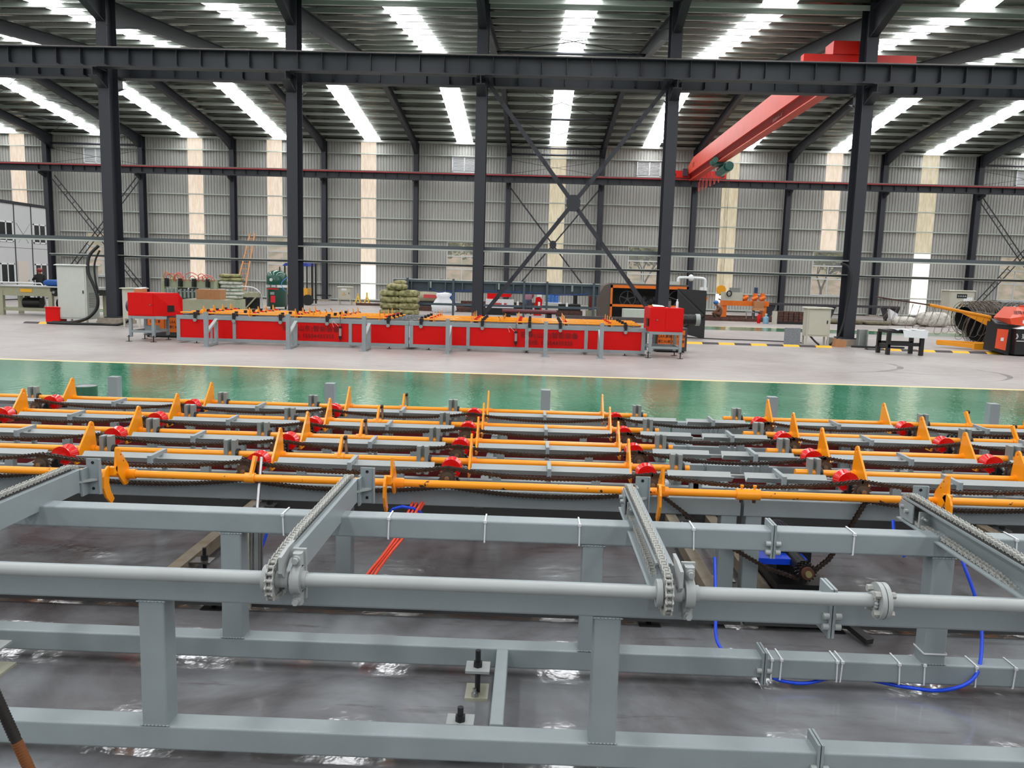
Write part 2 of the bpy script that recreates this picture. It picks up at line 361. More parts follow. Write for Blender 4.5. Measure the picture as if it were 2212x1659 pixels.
# windows
WF = mat('white_window_frame', (206, 208, 206), .4)
GL = bpy.data.materials.new('clear_glass'); GL.use_nodes = True
_n = GL.node_tree.nodes; _b = _n['Principled BSDF']; _t = _n.new('ShaderNodeBsdfTransparent'); _m = _n.new('ShaderNodeMixShader'); _m.inputs[0].default_value = .12
_b.inputs['Base Color'].default_value = (.8, .85, .85, 1); _b.inputs['Roughness'].default_value = .05
GL.node_tree.links.new(_t.outputs[0], _m.inputs[1]); GL.node_tree.links.new(_b.outputs[0], _m.inputs[2]); GL.node_tree.links.new(_m.outputs[0], _n['Material Output'].inputs[0])
for i, (a, b) in enumerate(WIN):
    f = MB(); y0, y1 = YW-.06, YW+.04
    for x in (a, b-.07): f.box(x, x+.07, y0, y1, WZ0, WZ1)
    for z in (WZ0, 2.28, 3.12, WZ1-.07): f.box(a+.07, b-.07, y0, y1, z, z+.08)
    f.box((a+b)/2-.03, (a+b)/2+.03, y0, y1, WZ0+.08, 2.28); f.box((a+b)/2-.02, (a+b)/2+.02, y0, y1, 2.36, 3.12)
    w_ = st(f.build('window_%d' % (i+1), WF))
    for (p, q, z0, z1) in ((a+.07, (a+b)/2-.03, WZ0+.08, 2.28), ((a+b)/2+.03, b-.07, WZ0+.08, 2.28), (a+.07, (a+b)/2-.02, 2.36, 3.12), ((a+b)/2+.02, b-.07, 2.36, 3.12), (a+.07, b-.07, 3.2, WZ1-.07)):
        MB().box(p, q, YW-.01, YW, z0, z1).build('pane', GL, w_)
    MB().box(a-.05, b+.05, YW-.1, YW-.06, WZ0-.06, WZ0).build('window_sill', WF, w_)
# louvre vents high on the wall
for i, x in enumerate((-30.25, -5.95, 6.05, 30.3)):
    t = T('louvre_vent', ['white slatted louvre vent high on the wall at the left, beyond the first hall column', 'white slatted louvre vent high on the wall left of the braced bay',
        'white louvre vent with round fan outline above the orange machine', 'white louvre vent high on the wall at the far right edge'][i], 'vent', (x, YW-.05, 8.6), 'louvre vents on the back wall')
    f = MB()
    for a in (x-.78, x, x+.7): f.box(a, a+.08, YW-.12, YW-.02, 8.58, 9.58)
    for z in (8.55, 9.52): f.box(x-.78, x+.78, YW-.12, YW-.02, z, z+.08)
    f.build('frame', WHITE, t)
    for k in range(10):
        z = 8.68+k*.087
        MB().prism([(x-.7, YW-.11, z), (x-.7, YW-.105, z+.005), (x-.7, YW-.04, z+.075), (x-.7, YW-.045, z+.07)], (1.4, 0, 0)).build('slat', WHITE, t)

# --- columns
def hcol(name, x, y, z0, z1, d, w):   # H section, flanges facing +-y
    t = empty_s(name); b = MB(); f = .016
    b.box(x-w/2, x+w/2, y-d/2, y-d/2+f, z0, z1); b.box(x-w/2, x+w/2, y+d/2-f, y+d/2, z0, z1); b.box(x-.006, x+.006, y-d/2+f, y+d/2-f, z0, z1)
    b.build('shaft', COLM, t); MB().box(x-w/2-.06, x+w/2+.06, y-d/2-.06, y+d/2+.06, z0-.02, z0+.02).build('base_plate', COLM, t)
    return t
YC = YM-.1
for i in range(-4, 8):
    x = (i-1.5)*6
    t = hcol('column', x, YC, .24 if i in (-1, 3) else .02, EAVE+.1, .62, .34)
    b = MB()
    for s in (-1, 1):   # brackets that carry the crane girders
        y = YC+s*.31
        b.prism([(x-.012, y, 7.98), (x-.012, y+s*.62, 7.98), (x-.012, y+s*.62, 7.74), (x-.012, y, 7.5)], (.024, 0, 0))
        b.box(x-.14, x+.14, min(y, y+s*.62), max(y, y+s*.62), 7.98, 8.0)
        b.prism([(x-.14, y+s*.62, 7.73), (x+.14, y+s*.62, 7.73), (x+.14, y, 7.48), (x-.14, y, 7.48)], (0, 0, .014))
    b.build('bracket', COLM, t)
    if i in (-1, 3):
        p = MB(); p.box(x-.42, x+.42, YC-.5, YC+.5, 0, .12); p.box(x-.38, x+.38, YC-.46, YC+.46, .12, .22); p.build('footing', CONC, t)
for i in range(-5, 8):
    x = (i-1.5)*6 if i != -4 else -33.3
    t = hcol('column', x, YW-.45, .02, EAVE-.1, .5, .3)
    b = MB(); b.box(x-.14, x+.14, YW-1.45, YW-.7, 7.84, 7.87); b.prism([(x-.01, YW-.7, 7.84), (x-.01, YW-1.45, 7.84), (x-.01, YW-1.45, 7.72), (x-.01, YW-.7, 7.5)], (.02, 0, 0)); b.build('bracket', COLM, t)
    MB().box(x-.35, x+.35, YW-.8, YW-.12, 0, .1).build('footing', CONC, t)
# --- crane girders with stiffeners
def girder(name, y, z0, z1, w, face, rail):
    t = empty_s(name); b = MB()
    b.box(XL, XR, y-w/2, y+w/2, z1-.02, z1); b.box(XL, XR, y-w/2*.8, y+w/2*.8, z0, z0+.02); b.box(XL, XR, y-.006, y+.006, z0+.02, z1-.02); b.build('web', GIRD, t)
    s = MB(); n = int((XR-XL)/.75)
    for k in range(n):
        x = XL+.375+k*.75
        if -34 < x < 34: s.box(x-.006, x+.006, y-w/2*.75, y+w/2*.75, z0+.09, z1-.02)
    s.build('stiffener', GIRD, t, kind='stuff')
    MB().box(XL, XR, y-.035, y+.035, z1, z1+.07).build('rail', rail, t)
girder('trim_3', YC-.75, 8.0, 8.56, .42, -1, RAIL); girder('trim_4', YC+.75, 8.0, 8.56, .42, 1, RAIL)
girder('trim_5', YW-1.2, 7.88, 8.34, .36, -1, RAIL)
rr_ = st(MB().box(XL, XR, YW-1.47, YW-1.42, 8.26, 8.33).build('trim_6', REDRAIL))
# --- rails along the hall columns
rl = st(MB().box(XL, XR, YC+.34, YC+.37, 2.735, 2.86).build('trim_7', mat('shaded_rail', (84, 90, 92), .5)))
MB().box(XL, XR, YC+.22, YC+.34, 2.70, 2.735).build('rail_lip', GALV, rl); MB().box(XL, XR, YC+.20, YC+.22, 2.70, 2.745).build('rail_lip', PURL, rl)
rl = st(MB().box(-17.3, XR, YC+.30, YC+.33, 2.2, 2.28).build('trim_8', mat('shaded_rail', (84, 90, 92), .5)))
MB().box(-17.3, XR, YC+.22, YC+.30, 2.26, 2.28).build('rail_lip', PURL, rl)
# --- roof
def roofz(y):
    for a, b in ((YB, YN), (YN, YM), (YM, YW)):
        if a <= y <= b: return EAVE+SL*min(y-a, b-y)
    return EAVE
slopes = []
for a, b in ((YB, YN), (YN, YM), (YM, YW)):
    m_ = (a+b)/2; slopes += [(a, m_), (m_, b)]
ce = MB()
for a, b in slopes:
    za, zb = roofz(a), roofz(b)
    if (a, b) == slopes[1] or (a, b) == slopes[3] or (a, b) == slopes[5]: za = EAVE+SL*(b-a); zb = EAVE
    else: za = EAVE; zb = EAVE+SL*(b-a)
    ce.add([(XL, a, za), (XR, a, za), (XR, b, zb), (XL, b, zb)], [(0, 1, 2, 3)])
ceil = st(ce.build('ceiling', FOIL))
SKY = emis('white_skylight_sheet', (250, 252, 255), ROOF_LIGHT)
SKYN = emis('white_skylight_sheet_lapped', (255, 250, 244), ROOF_LIGHT)
def zs_(y, a, b, up_): return EAVE+SL*((y-a) if up_ else (b-y))
for si, (a, b) in enumerate(slopes):
    up_ = si % 2 == 0; pz = 0 if si > 1 else 0
    for k in range(-8, 8):
        x = 6*k+.1
        y0, y1 = (a+(7 if si == 0 else .3), b-.25)  # unseen rearmost slope behind the camera: strips shortened to set fill on front faces
        MB().add([(x-.52, y0, zs_(y0, a, b, up_)-.02), (x+.52, y0, zs_(y0, a, b, up_)-.02), (x+.52, y1, zs_(y1, a, b, up_)-.02), (x-.52, y1, zs_(y1, a, b, up_)-.02)], [(0, 3, 2, 1)]).build('skylight_panel', SKY, ceil)
    if si < 2: continue
    n = 10
    for j in range(n+1):
        y = a+.25+(b-a-.5)*j/n; z = zs_(y, a, b, up_)-.03
        pu = MB(); pu.sect((XL, y, z-.07), (XR, y, z-.07), [(-.04, -.07), (.04, -.07), (.04, -.062), (-.032, -.062), (-.032, .07), (-.04, .07)])
        pu.build('purlin', PURL, ceil)
st(MB().box(XL, XR, YW-.2, YW-.01, 10.33, 10.42).build('trim_9', PURL))
# rafters
for bay in ((YN, YM), (YM, YW)):
    a, b = bay; m_ = (a+b)/2
    for i in range(-5, 8):
        x = (i-1.5)*6
        t = empty_s('rafter')
        for p, q in ((a, m_), (b, m_)):
            R = MB(); zp, zq = EAVE, EAVE+SL*(m_-a); s = 1 if q > p else -1
            def prof(y): return EAVE+SL*abs(y-p)
            ys = [p+s*.2, p+s*2.2, q-s*1.2, q]
            dep = [.85, .5, .42, .55]
            tp = [(y, prof(y)-.2) for y in ys]; bt = [(y, prof(y)-.2-d) for y, d in zip(ys, dep)]
            R.prism([(x-.006, y, z) for y, z in tp+bt[::-1]], (.012, 0, 0))
            for k in range(3):
                for L, dz in ((tp, -.014), (bt, 0)):
                    (y0, z0), (y1, z1) = L[k], L[k+1]
                    R.prism([(x-.12, y0, z0+dz), (x+.12, y0, z0+dz), (x+.12, y0, z0+dz+.014), (x-.12, y0, z0+dz+.014)], (0, y1-y0, z1-z0))
            R.build('rafter_beam', COLM, t)
        if -3 < i < 7:
            cl = MB()
            for p, q in ((a, m_), (b, m_)):
                s = 1 if q > p else -1
                for j in range(11):
                    y = min(p, q)+.25+(abs(q-p)-.5)*j/10; z = EAVE+SL*abs(y-p)
                    cl.box(x-.05, x+.05, y+.01, y+.02, z-.2, z-.04)
            cl.build('purlin_cleat', COLM, t, kind='stuff')
# roof bracing in the braced bay: struts and thin rods
for (ya, yb) in ((YM+1.2, YM+7.2), (YM+7.2, YM+12.7), (YW-12.4, YW-6.8), (YW-6.8, YW-1.0), (YM-13, YM-7.5), (YM-7.5, YM-1.5)):
    b = MB(); z = lambda y: roofz(y)-.5
    b.cyl((-3, ya, z(ya)), (3, yb, z(yb)), .014, 6); b.cyl((3, ya, z(ya)), (-3, yb, z(yb)), .014, 6); st(b.build('roof_brace', COLM))
    st(MB().cyl((-3, yb, z(yb)), (3, yb, z(yb)), .06, 10).build('roof_strut', COLM))
for x0 in (-33, 27):
    for (ya, yb) in ((YW-12.4, YW-6.8), (YW-6.8, YW-1.0)):
        b = MB(); b.cyl((x0, ya, roofz(ya)-.5), (x0+6, yb, roofz(yb)-.5), .014, 6); b.cyl((x0+6, ya, roofz(ya)-.5), (x0, yb, roofz(yb)-.5), .014, 6); st(b.build('roof_brace', COLM))
# eave struts and tie rods on wall
for x0 in (-33, -3, 27):
    st(MB().cyl((x0, YW-.45, 9.75), (x0+6, YW-.45, 9.75), .07, 10).build('eave_strut', COLM))
    b = MB(); b.cyl((x0, YW-.45, 9.4), (x0+6, YW-.45, 8.5), .012, 5); b.cyl((x0, YW-.45, 8.5), (x0+6, YW-.45, 9.4), .012, 5); st(b.build('tie_rod', COLM))
# hall X brace
def xbrace(x0, x1, z0, z1, y, w, name='cross_brace'):
    t = empty_s(name)
    for s, (pa, pb) in enumerate((((x0, z0), (x1, z1)), ((x1, z0), (x0, z1)))):
        b = MB(); yy = y+(.03 if s else -.03); b.bar((pa[0], yy, pa[1]), (pb[0], yy, pb[1]), .05, w); 
        d = V((pb[0]-pa[0], 0, pb[1]-pa[1])); 
        for k in range(1, 12):
            if k == 6: continue
            c = V((pa[0], yy, pa[1]))+d*k/12; b.bar(c+V((0, -.04, -.05)), c+V((0, -.04, .12)), .05, .03)
        b.build('diagonal', COLM, t)
    cx, cz = (x0+x1)/2, (z0+z1)/2
    MB().prism([(cx-.22, y-.06, cz-.1), (cx-.1, y-.06, cz-.26), (cx+.1, y-.06, cz-.26), (cx+.22, y-.06, cz-.1), (cx+.22, y-.06, cz+.1), (cx+.1, y-.06, cz+.26), (cx-.1, y-.06, cz+.26), (cx-.22, y-.06, cz+.1)], (0, .02, 0)).build('gusset', COLM, t)
    return t
xbrace(-2.85, 2.85, .6, 8.0, YC-.1, .13)
xbrace(-2.85, 2.85, .5, 7.6, YW-.55, .09)
def lacebrace(x0, x1, z0, z1, y):
    t = empty_s('laced_brace')
    for (pa, pb) in (((x0, z0), (x1, z1)), ((x1, z0), (x0, z1))):
        b = MB(); d = V((pb[0]-pa[0], 0, pb[1]-pa[1])); n = V((-d.z, 0, d.x)).normalized()*.14; A = V((pa[0], y, pa[1])); 
        b.bar(A+n, A+n+d, .06, .05); b.bar(A-n, A-n+d, .06, .05)
        for k in range(1, 13): b.bar(A+d*k/13-n, A+d*k/13+n, .04, .03)
        b.build('laced_diagonal', COLM, t)
lacebrace(-32.85, -27.2, .5, 7.6, YW-.6); lacebrace(27.2, 32.85, .5, 7.6, YW-.6)

# ================================================================ OVERHEAD CRANE
cr = T('overhead_crane', 'red overhead travelling crane under the roof at right', 'crane', (8.7, 40, 8.8))
b = MB(); x0, x1 = 8.35, 8.95; ya, yb = YW-1.3, YC+1.0
za, zb = 8.62, 8.82    # underside of box at wall / hall row
b.add([(x, y, z) for x in (x0, x1) for y, z in ((ya, za+.0), (ya, za+.5), (ya-1.6, za+.85), (yb+1.4, zb+.85), (yb, zb+.6), (yb, zb))],
      [(0, 1, 2, 3, 4, 5), (11, 10, 9, 8, 7, 6)]+[(i, 6+i, 6+(i+1) % 6, (i+1) % 6) for i in range(6)])
b.build('box_girder', CRANE, cr)
CR2 = mat('crane_dark_red', (150, 26, 22), .45)
MB().add([(x, y, z) for x, y, z in ((8.45, ya, 8.62), (8.85, ya, 8.62), (8.7, ya, 8.3), (8.6, ya, 8.3), (8.45, yb, 8.82), (8.85, yb, 8.82), (8.7, yb, 8.5), (8.6, yb, 8.5))],
         [(0, 1, 2, 3), (7, 6, 5, 4), (0, 3, 7, 4), (1, 5, 6, 2), (3, 2, 6, 7), (0, 4, 5, 1)]).build('lower_web', CR2, cr)
MB().add([(x, y, z) for x, y, z in ((8.45, ya+.05, 8.24), (8.85, ya+.05, 8.24), (8.85, ya+.05, 8.28), (8.45, ya+.05, 8.28), (8.45, yb, 8.44), (8.85, yb, 8.44), (8.85, yb, 8.48), (8.45, yb, 8.48))],
         [(0, 1, 2, 3), (7, 6, 5, 4), (0, 3, 7, 4), (1, 5, 6, 2), (3, 2, 6, 7), (0, 4, 5, 1)]).build('lower_flange', CRANE, cr)
MB().box(7.2, 10.75, YC+.6, YC+.9, 8.64, 9.22).build('end_carriage', CRED, cr)
MB().box(8.1, 9.2, YC+.55, YC+1.3, 9.22, 9.62).build('end_cover', CRED, cr)
MB().box(7.3, 10.8, YW-1.32, YW-1.05, 8.42, 8.86).build('end_carriage', CRED, cr)
for x in (7.5, 10.55): MB().cyl((x, YW-1.36, 8.6), (x, YW-1.2, 8.6), .12, 12).build('wheel_motor', BLACK, cr)
MB().box(8.0, 8.3, ya-.3, ya-.1, 8.5, 8.95).build('control_box', mat('slate_box', (60, 62, 72), .4), cr)
for k in range(6):
    MB().tube([(8.95+k*.02, ya-.8-k*1.0+.2*cos(t), 8.25-.36+.4*sin(t)) for t in [pi/2+j*2*pi/12 for j in range(11)]], .022, 6).build('festoon_cable', mat('pink_cable', (206, 72, 62), .4), cr)
text('主梁', .34, (8.345, 50.9, 8.98), (pi/2, 0, -pi/2), mat('faded_brown', (120, 46, 34), .6), cr)
text('起重机 5t', .3, (8.46, 34, 8.62), (radians(78), 0, -pi/2), mat('faded_brown', (70, 20, 16), .6), cr)
ho = T('hoist', 'green electric hoist hanging under the red crane beam', 'hoist', (9, 46, 8))
MB().cyl((8.98, 44.3, 8.05), (9.0, 46.1, 8.0), .27, 20).build('drum', GREEN2, ho)
MB().cyl((8.98, 44.05, 8.05), (8.98, 44.3, 8.05), .22, 16).build('motor_cap', GREEN2, ho)
MB().cyl((9.0, 46.1, 8.0), (9.0, 46.7, 8.0), .18, 14).build('gear_case', GREEN2, ho)
b = MB(); b.box(8.4, 9.0, 44.6, 45.8, 8.2, 8.34); b.cyl((8.3, 44.4, 8.38), (8.42, 45.2, 8.38), .15, 12); b.cyl((8.3, 45.3, 8.36), (8.42, 45.7, 8.36), .13, 12); b.build('trolley', GREEN2, ho)
b = MB()
for dx in (-.09, -.03, .05, .1): b.cyl((9.12+dx, 44.9, 7.95), (9.12+dx, 44.9, 1.78), .008, 5)
b.build('wire_rope', mat('wire_rope', (92, 84, 70), .5, metal=.4), ho)
b = MB(); b.cyl((9.12, 44.8, 1.52), (9.12, 45.0, 1.52), .25, 20); b.build('pulley_block', mat('hook_yellow', (232, 160, 20), .4), ho)
MB().tube([(9.12+.14*cos(t), 44.9, 1.12+.14*sin(t)) for t in [2.2-j*.42 for j in range(12)]], .035, 8).build('hook', BLACK, ho)

# ================================================================ ROLLER LINE (used for the near line and, turned round, for the far one)
FX = [-5.15, -3.94, -2.75, -1.56, -.595, .8, 1.77, 2.97, 4.16, 5.35]
RX = [-5.14, -3.98, -2.81, -1.66, -.51, .655, 1.82, 2.97, 4.13, 5.3]
BX = [-5.49, -3.84, -3.06, -1.86, -.30, .54, 2.1, 3.3, 4.5, 5.5]
ROWY = [.03, .58, 1.19, 1.81, 2.48]
LB = [.03, .62, 1.23, 1.85]
ZS = .775
def finprof():
    P = [(-.20, -.025), (-.185, -.055), (.062, -.055), (.044, .05)]
    P += [(.002+.026*cos(t), .15+.026*sin(t)) for t in [radians(a) for a in (0, 30, 60, 90, 120, 150, 165)]]
    return P
def fin(b, x, y, z, th=.012, hole=True, s=1):
    P = finprof(); pts = [(x-th/2, y+s*a, z+c) for a, c in P]
    if not hole: return b.prism(pts, (th, 0, 0))
    i = 7; H = [(x-th/2, y+s*.010*cos(t), z+.148+.010*sin(t)) for t in [radians(90-a*40) for a in range(10)]]
    full = pts[:i+1]+[H[k] for k in range(10)]+pts[i:]
    return b.prism(full, (th, 0, 0))
def hookprof():
    up_ = [(-.11, .165), (-.085, .16), (.012, .05), (.03, -.02), (.0, -.055), (-.035, -.055), (-.10, .02), (-.125, .055)]
    blade = [(-.15, .08), (-.185, .065), (-.205, .03), (-.21, -.03), (-.185, -.085), (-.135, -.135), (-.105, -.112), (-.14, -.06), (-.155, -.01), (-.145, .03), (-.115, .05)]
    return up_, blade
def roller_proto(name, lab, grp):
    t = T(name, lab, 'roller', (0, 0, 0), grp)
    R_ = .06
    MB().lathe([(-.045, .012), (-.045, R_), (-.038, R_), (0, .036), (.038, R_), (.045, R_), (.045, .012)], (0, 0, 0), (0, 1, 0), 28, False).build('wheel', REDR, t)
    rb = MB()
    for k in range(12):
        a = 2*pi*k/12; c, s = cos(a), sin(a)
        for sy in (1,):
            rb.prism([V((c*.038-s*.003, sy*.004, s*.038+c*.003)), V((c*(R_-.001)-s*.003, sy*.036, s*(R_-.001)+c*.003)), V((c*(.0565)-s*.003, sy*.028, s*(.0565)+c*.003)), V((c*.041-s*.003, sy*.003, s*.041+c*.003))], V((s, 0, -c))*.004)
    rb.build('rib', mat('pale_red_rib', (232, 92, 76), .35), t)  # ribs in a paler red than the wheel
    MB().cyl((0, -.27, 0), (0, .10, 0), .014, 12).build('axle', STEEL, t)
    for y in (-.115, .085):
        p = MB(); p.box(-.06, .06, y-.012, y+.012, -.055, -.04); p.cyl((0, y-.014, 0), (0, y+.014, 0), .032, 14); p.box(-.03, .03, y-.012, y+.012, -.04, 0)
        for s in (-1, 1): p.cyl((s*.045, y, -.04), (s*.045, y, -.026), .009, 6)
        p.build('bearing_block', BLACK, t)
    g = MB(); n = 15; P = []
    for k in range(n*4): 
        r_ = .054 if k % 4 in (0, 1) else .044; a = 2*pi*k/(n*4); P.append((r_*cos(a), -.234, r_*sin(a)))
    g.prism(P, (0, .008, 0)); g.cyl((0, -.246, 0), (0, -.234, 0), .034, 18); g.cyl((0, -.25, 0), (0, -.246, 0), .014, 10)
    g.build('sprocket', mat('worn_sprocket', (96, 88, 80), .4, metal=.6), t)
    return t
def linkgeo(b, p, d, n, side, pitch, ra, wid):   # one chain link: two plates and a roller; p start pin, d dir, n normal, side axis
    off = wid/2
    for s in (-1, 1):
        c = p+side*(s*off); h = ra
        e = [c-d*h*.7, c-d*h*.35+n*h, c+d*pitch*.5+n*h*.55, c+d*(pitch+h*.35)+n*h, c+d*(pitch+h*.7), c+d*(pitch+h*.35)-n*h, c+d*pitch*.5-n*h*.55, c-d*h*.35-n*h]
        b.prism(e, side*(s*ra*.3))
    b.cyl(p-side*off, p+side*off, ra*.62, 6, caps=False)
def chain_run(b, path, pitch, ra, wid, side):
    P = [V(p) for p in path]; L = [0]
    for i in range(1, len(P)): L.append(L[-1]+(P[i]-P[i-1]).length)
    def at(s):
        for i in range(1, len(L)):
            if s <= L[i]: t = (s-L[i-1])/max(1e-9, L[i]-L[i-1]); return P[i-1].lerp(P[i], t)
        return P[-1]
    n = int(L[-1]/pitch)
    for k in range(n):
        a = at(k*pitch); c = at((k+1)*pitch); d = (c-a).normalized(); nn = side.cross(d).normalized()
        linkgeo(b, a, d, nn, side, pitch, ra, wid*(1 if k % 2 else .78))
def sagpath(xs, z0, sag):
    out = []
    for a, c in zip(xs, xs[1:]):
        for k in range(8):
            t = k/8; out.append((a+(c-a)*t, z0-sag*4*t*(1-t)))
    out.append((xs[-1], z0)); return out
LANES = ['the lane nearest the camera', 'the second lane from the camera', 'the third lane from the camera', 'the farthest lane']

def line_frame(name, lab, xa, xb, M, nb, near):
    """one 6 m unit of the line frame, in local coordinates, root Empty placed by matrix M"""
    t = T(name, lab, 'conveyor frame', (0, 0, 0)); WO[t.name] = V((0, 0, 0))
    g = GREY
    yf, zf = (.21, .657) if near else (.05, .70)
    MB().bar((xa, yf, zf), (xb, yf, zf), .1, .1, .006 if near else 0).build('side_beam', g, t)
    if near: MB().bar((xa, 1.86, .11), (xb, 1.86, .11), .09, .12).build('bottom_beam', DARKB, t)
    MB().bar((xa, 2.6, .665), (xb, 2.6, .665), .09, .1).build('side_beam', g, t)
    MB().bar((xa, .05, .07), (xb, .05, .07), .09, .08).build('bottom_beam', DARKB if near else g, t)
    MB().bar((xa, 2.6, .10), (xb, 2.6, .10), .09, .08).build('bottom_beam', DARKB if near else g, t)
    for k, y in enumerate(ROWY[1:4]):
        MB().bar((xa, y-.02, .645), (xb, y-.02, .645), .045, .05).build('row_beam', g, t)
    for k, y in enumerate(LB):
        MB().box(xa, xb, y+.30, y+.345, .64, .66).build('mounting_strip', GREYB, t)
    L = xb-xa; xs = [xa+.06, xb-.06] if near else [xa+.05, xb-.05]
    mids = [xa+L*k/4 for k in (1, 2, 3)]
    for x in xs:
        MB().bar((x, yf, .11), (x, yf, zf-.05), .09, .09, .006).build('leg', g, t)
        MB().bar((x, 2.6, .14), (x, 2.6, .62), .09, .09).build('leg', g, t)
    if near:
        for x in ([-4.5, -2.26] if xa < -1 else [2.26, 4.5]): MB().bar((x, yf, .11), (x, yf, zf-.05), .09, .09, .006).build('leg', g, t)
    for x in mids: MB().bar((x, 2.6, .14), (x, 2.6, .62), .09, .08).build('leg', g, t)
    for x in xs+mids:
        MB().bar((x, .24, .6), (x, 2.55, .6), .05, .04).build('cross_bar', g, t)
    for x in ([-5.3, -3.33, -.09] if xa < -1 else [.22, 2.3, 4.6]) if near else xs+mids:
        fb = MB().bar((x, .1, .08), (x, 2.55, .08), .08, .08).build('floor_cross_bar', KHAKI if near else g, t)
        if near:
            for y in (.5, 1.75):
                q = MB(); q.box(x+.04, x+.17, y-.05, y+.05, .10, .11); q.build('foot_tab', STEEL, fb)
                q = MB(); q.cyl((x+.12, y, .0), (x+.12, y, .19), .012, 10); q.cyl((x+.12, y, .11), (x+.12, y, .14), .022, 6); q.box(x+.06, x+.18, y-.06, y+.06, 0, .008); q.build('levelling_bolt', BLACK, fb)
    edges = [xs[0]]+mids+[xs[1]]
    for a, c in zip(edges, edges[1:]):
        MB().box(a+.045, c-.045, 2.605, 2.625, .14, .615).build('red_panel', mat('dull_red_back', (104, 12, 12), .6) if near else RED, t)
    for x in (xa+.5, (xa+xb)/2, xb-.5):
        for y in (.05, 2.6):
            b = MB(); b.cyl((x, y, .0), (x, y, .05), .014, 8); b.box(x-.06, x+.06, y-.05, y+.05, 0, .008); b.build('levelling_foot', BLACK, t)
    # shaft brackets
    for x in [q for q in BX if xa < q < xb]:
        for y in ROWY[1:]:
            c = MB(); w_, d_ = .036, .028
            if near:
                c.prism([(x-w_, y-d_, .69), (x-w_*.35, y-d_, .69), (x-.004, y+.004, .69), (x+.004, y+.004, .69), (x+w_*.35, y-d_, .69), (x+w_, y-d_, .69), (x+w_, y+d_, .69), (x-w_, y+d_, .69)], (0, 0, .175))
            else: c.box(x-w_, x+w_, y-d_, y+d_, .69, .84)
            c.build('shaft_bracket', GALV if near else BLACK, t)
            if near:
                r_ = MB(); r_.cyl((x+w_+.002, y, ZS), (x+w_+.016, y, ZS), .034, 18); r_.build('bearing', RUBBER, t)
    if not near:
        for x in [q for q in BX if xa < q < xb]:
            q = MB(); q.box(x-.04, x+.04, 2.5, 2.68, .68, .80); q.box(x-.03, x+.03, 2.645, 2.69, .60, .68); q.build('bearing_bracket', BLACK, t); q = MB(); q.cyl((x, 2.66, .60), (x, 2.70, .60), .045, 12); q.build('flange_bearing', GALV, t)
    # V troughs, short posts, guard straps
    segs = []
    for a, c in zip(RX, RX[1:]):
        if a < 0 < c: segs += [(a+.12, -.02), (.06, c-.12)]
        else: segs.append((a+.12, c-.10))
    segs = [(RX[0]-.8, RX[0]-.1)]+segs
    for (a, c) in [s for s in segs if xa-.2 < (s[0]+s[1])/2 < xb]:
        for y in LB:
            yc = y+.28; th = .004
            V_ = [(-.040, .040), (0, .008), (.048, .048), (.048, .042), (.0, .001), (-.044, .037)]
            MB().prism([(a, yc+p*(1 if near else .6), (.768 if near else .70)+q) for p, q in V_], (c-a, 0, 0)).build('trough', GREYB, t)
            if near:
                for x in (a+.15, c-.2): MB().box(x-.025, x+.025, yc-.02, yc+.02, .68, .765).build('trough_post', g, t)
    straps = [(a+c)/2 for a, c in zip(RX, RX[1:])]; straps = [RX[0]-.6]+[x if abs(x-.07) > .1 else .25 for x in straps]
    for x in [q for q in straps if xa < q < xb]:
        for y in LB:
            b = MB(); a_, c_ = y+.17, y+.38; h = .81
            h = h if near else .76; b.box(x-.011, x+.011, a_, a_+.028, .66, h); b.box(x-.011, x+.011, c_-.028, c_, .66, h); b.box(x-.011, x+.011, a_, c_, h, h+.024)
            b.build('guard_strap', GREY, t)
    t.matrix_world = M
    return t
def shaft_thing(name, lab, row, segx, fins, levers, M, near, grp):
    t = T(name, lab, 'swing shaft', (0, 0, 0), grp); WO[t.name] = V((0, 0, 0)); y = ROWY[row]
    MB().cyl((segx[0], y, ZS), (segx[1], y, ZS), .0205 if near else .022, 16 if near else 8).build('shaft', YELS if row == 0 else YEL, t)
    for x in fins:
        b = MB(); fin(b, x, y, ZS, hole=near); b.build('fin', YEL, t)
        if near: MB().cyl((x-.02, y, ZS), (x+.03, y, ZS), .027, 14).build('hub', YEL, t)
    for x in levers:
        b = MB(); b.prism([(x-.008, y-.03, ZS), (x-.008, y+.02, ZS+.02), (x-.008, y+.09, ZS+.10), (x-.008, y+.055, ZS+.12), (x-.008, y-.02, ZS+.03)], (.016, 0, 0)); b.cyl((x-.03, y, ZS), (x+.03, y, ZS), .027, 14); b.build('lever', YEL, t)
        MB().cyl((x+.012, y+.072, ZS+.11), (x+.03, y+.072, ZS+.11), .016, 12).build('rod_end', BLACK, t)
        if near:
            MB().cyl((x+.022, y+.072, ZS+.10), (x+.03, y+.10, ZS-.12), .010, 10).build('piston_rod', CHROME, t)
    t.matrix_world = M; return t
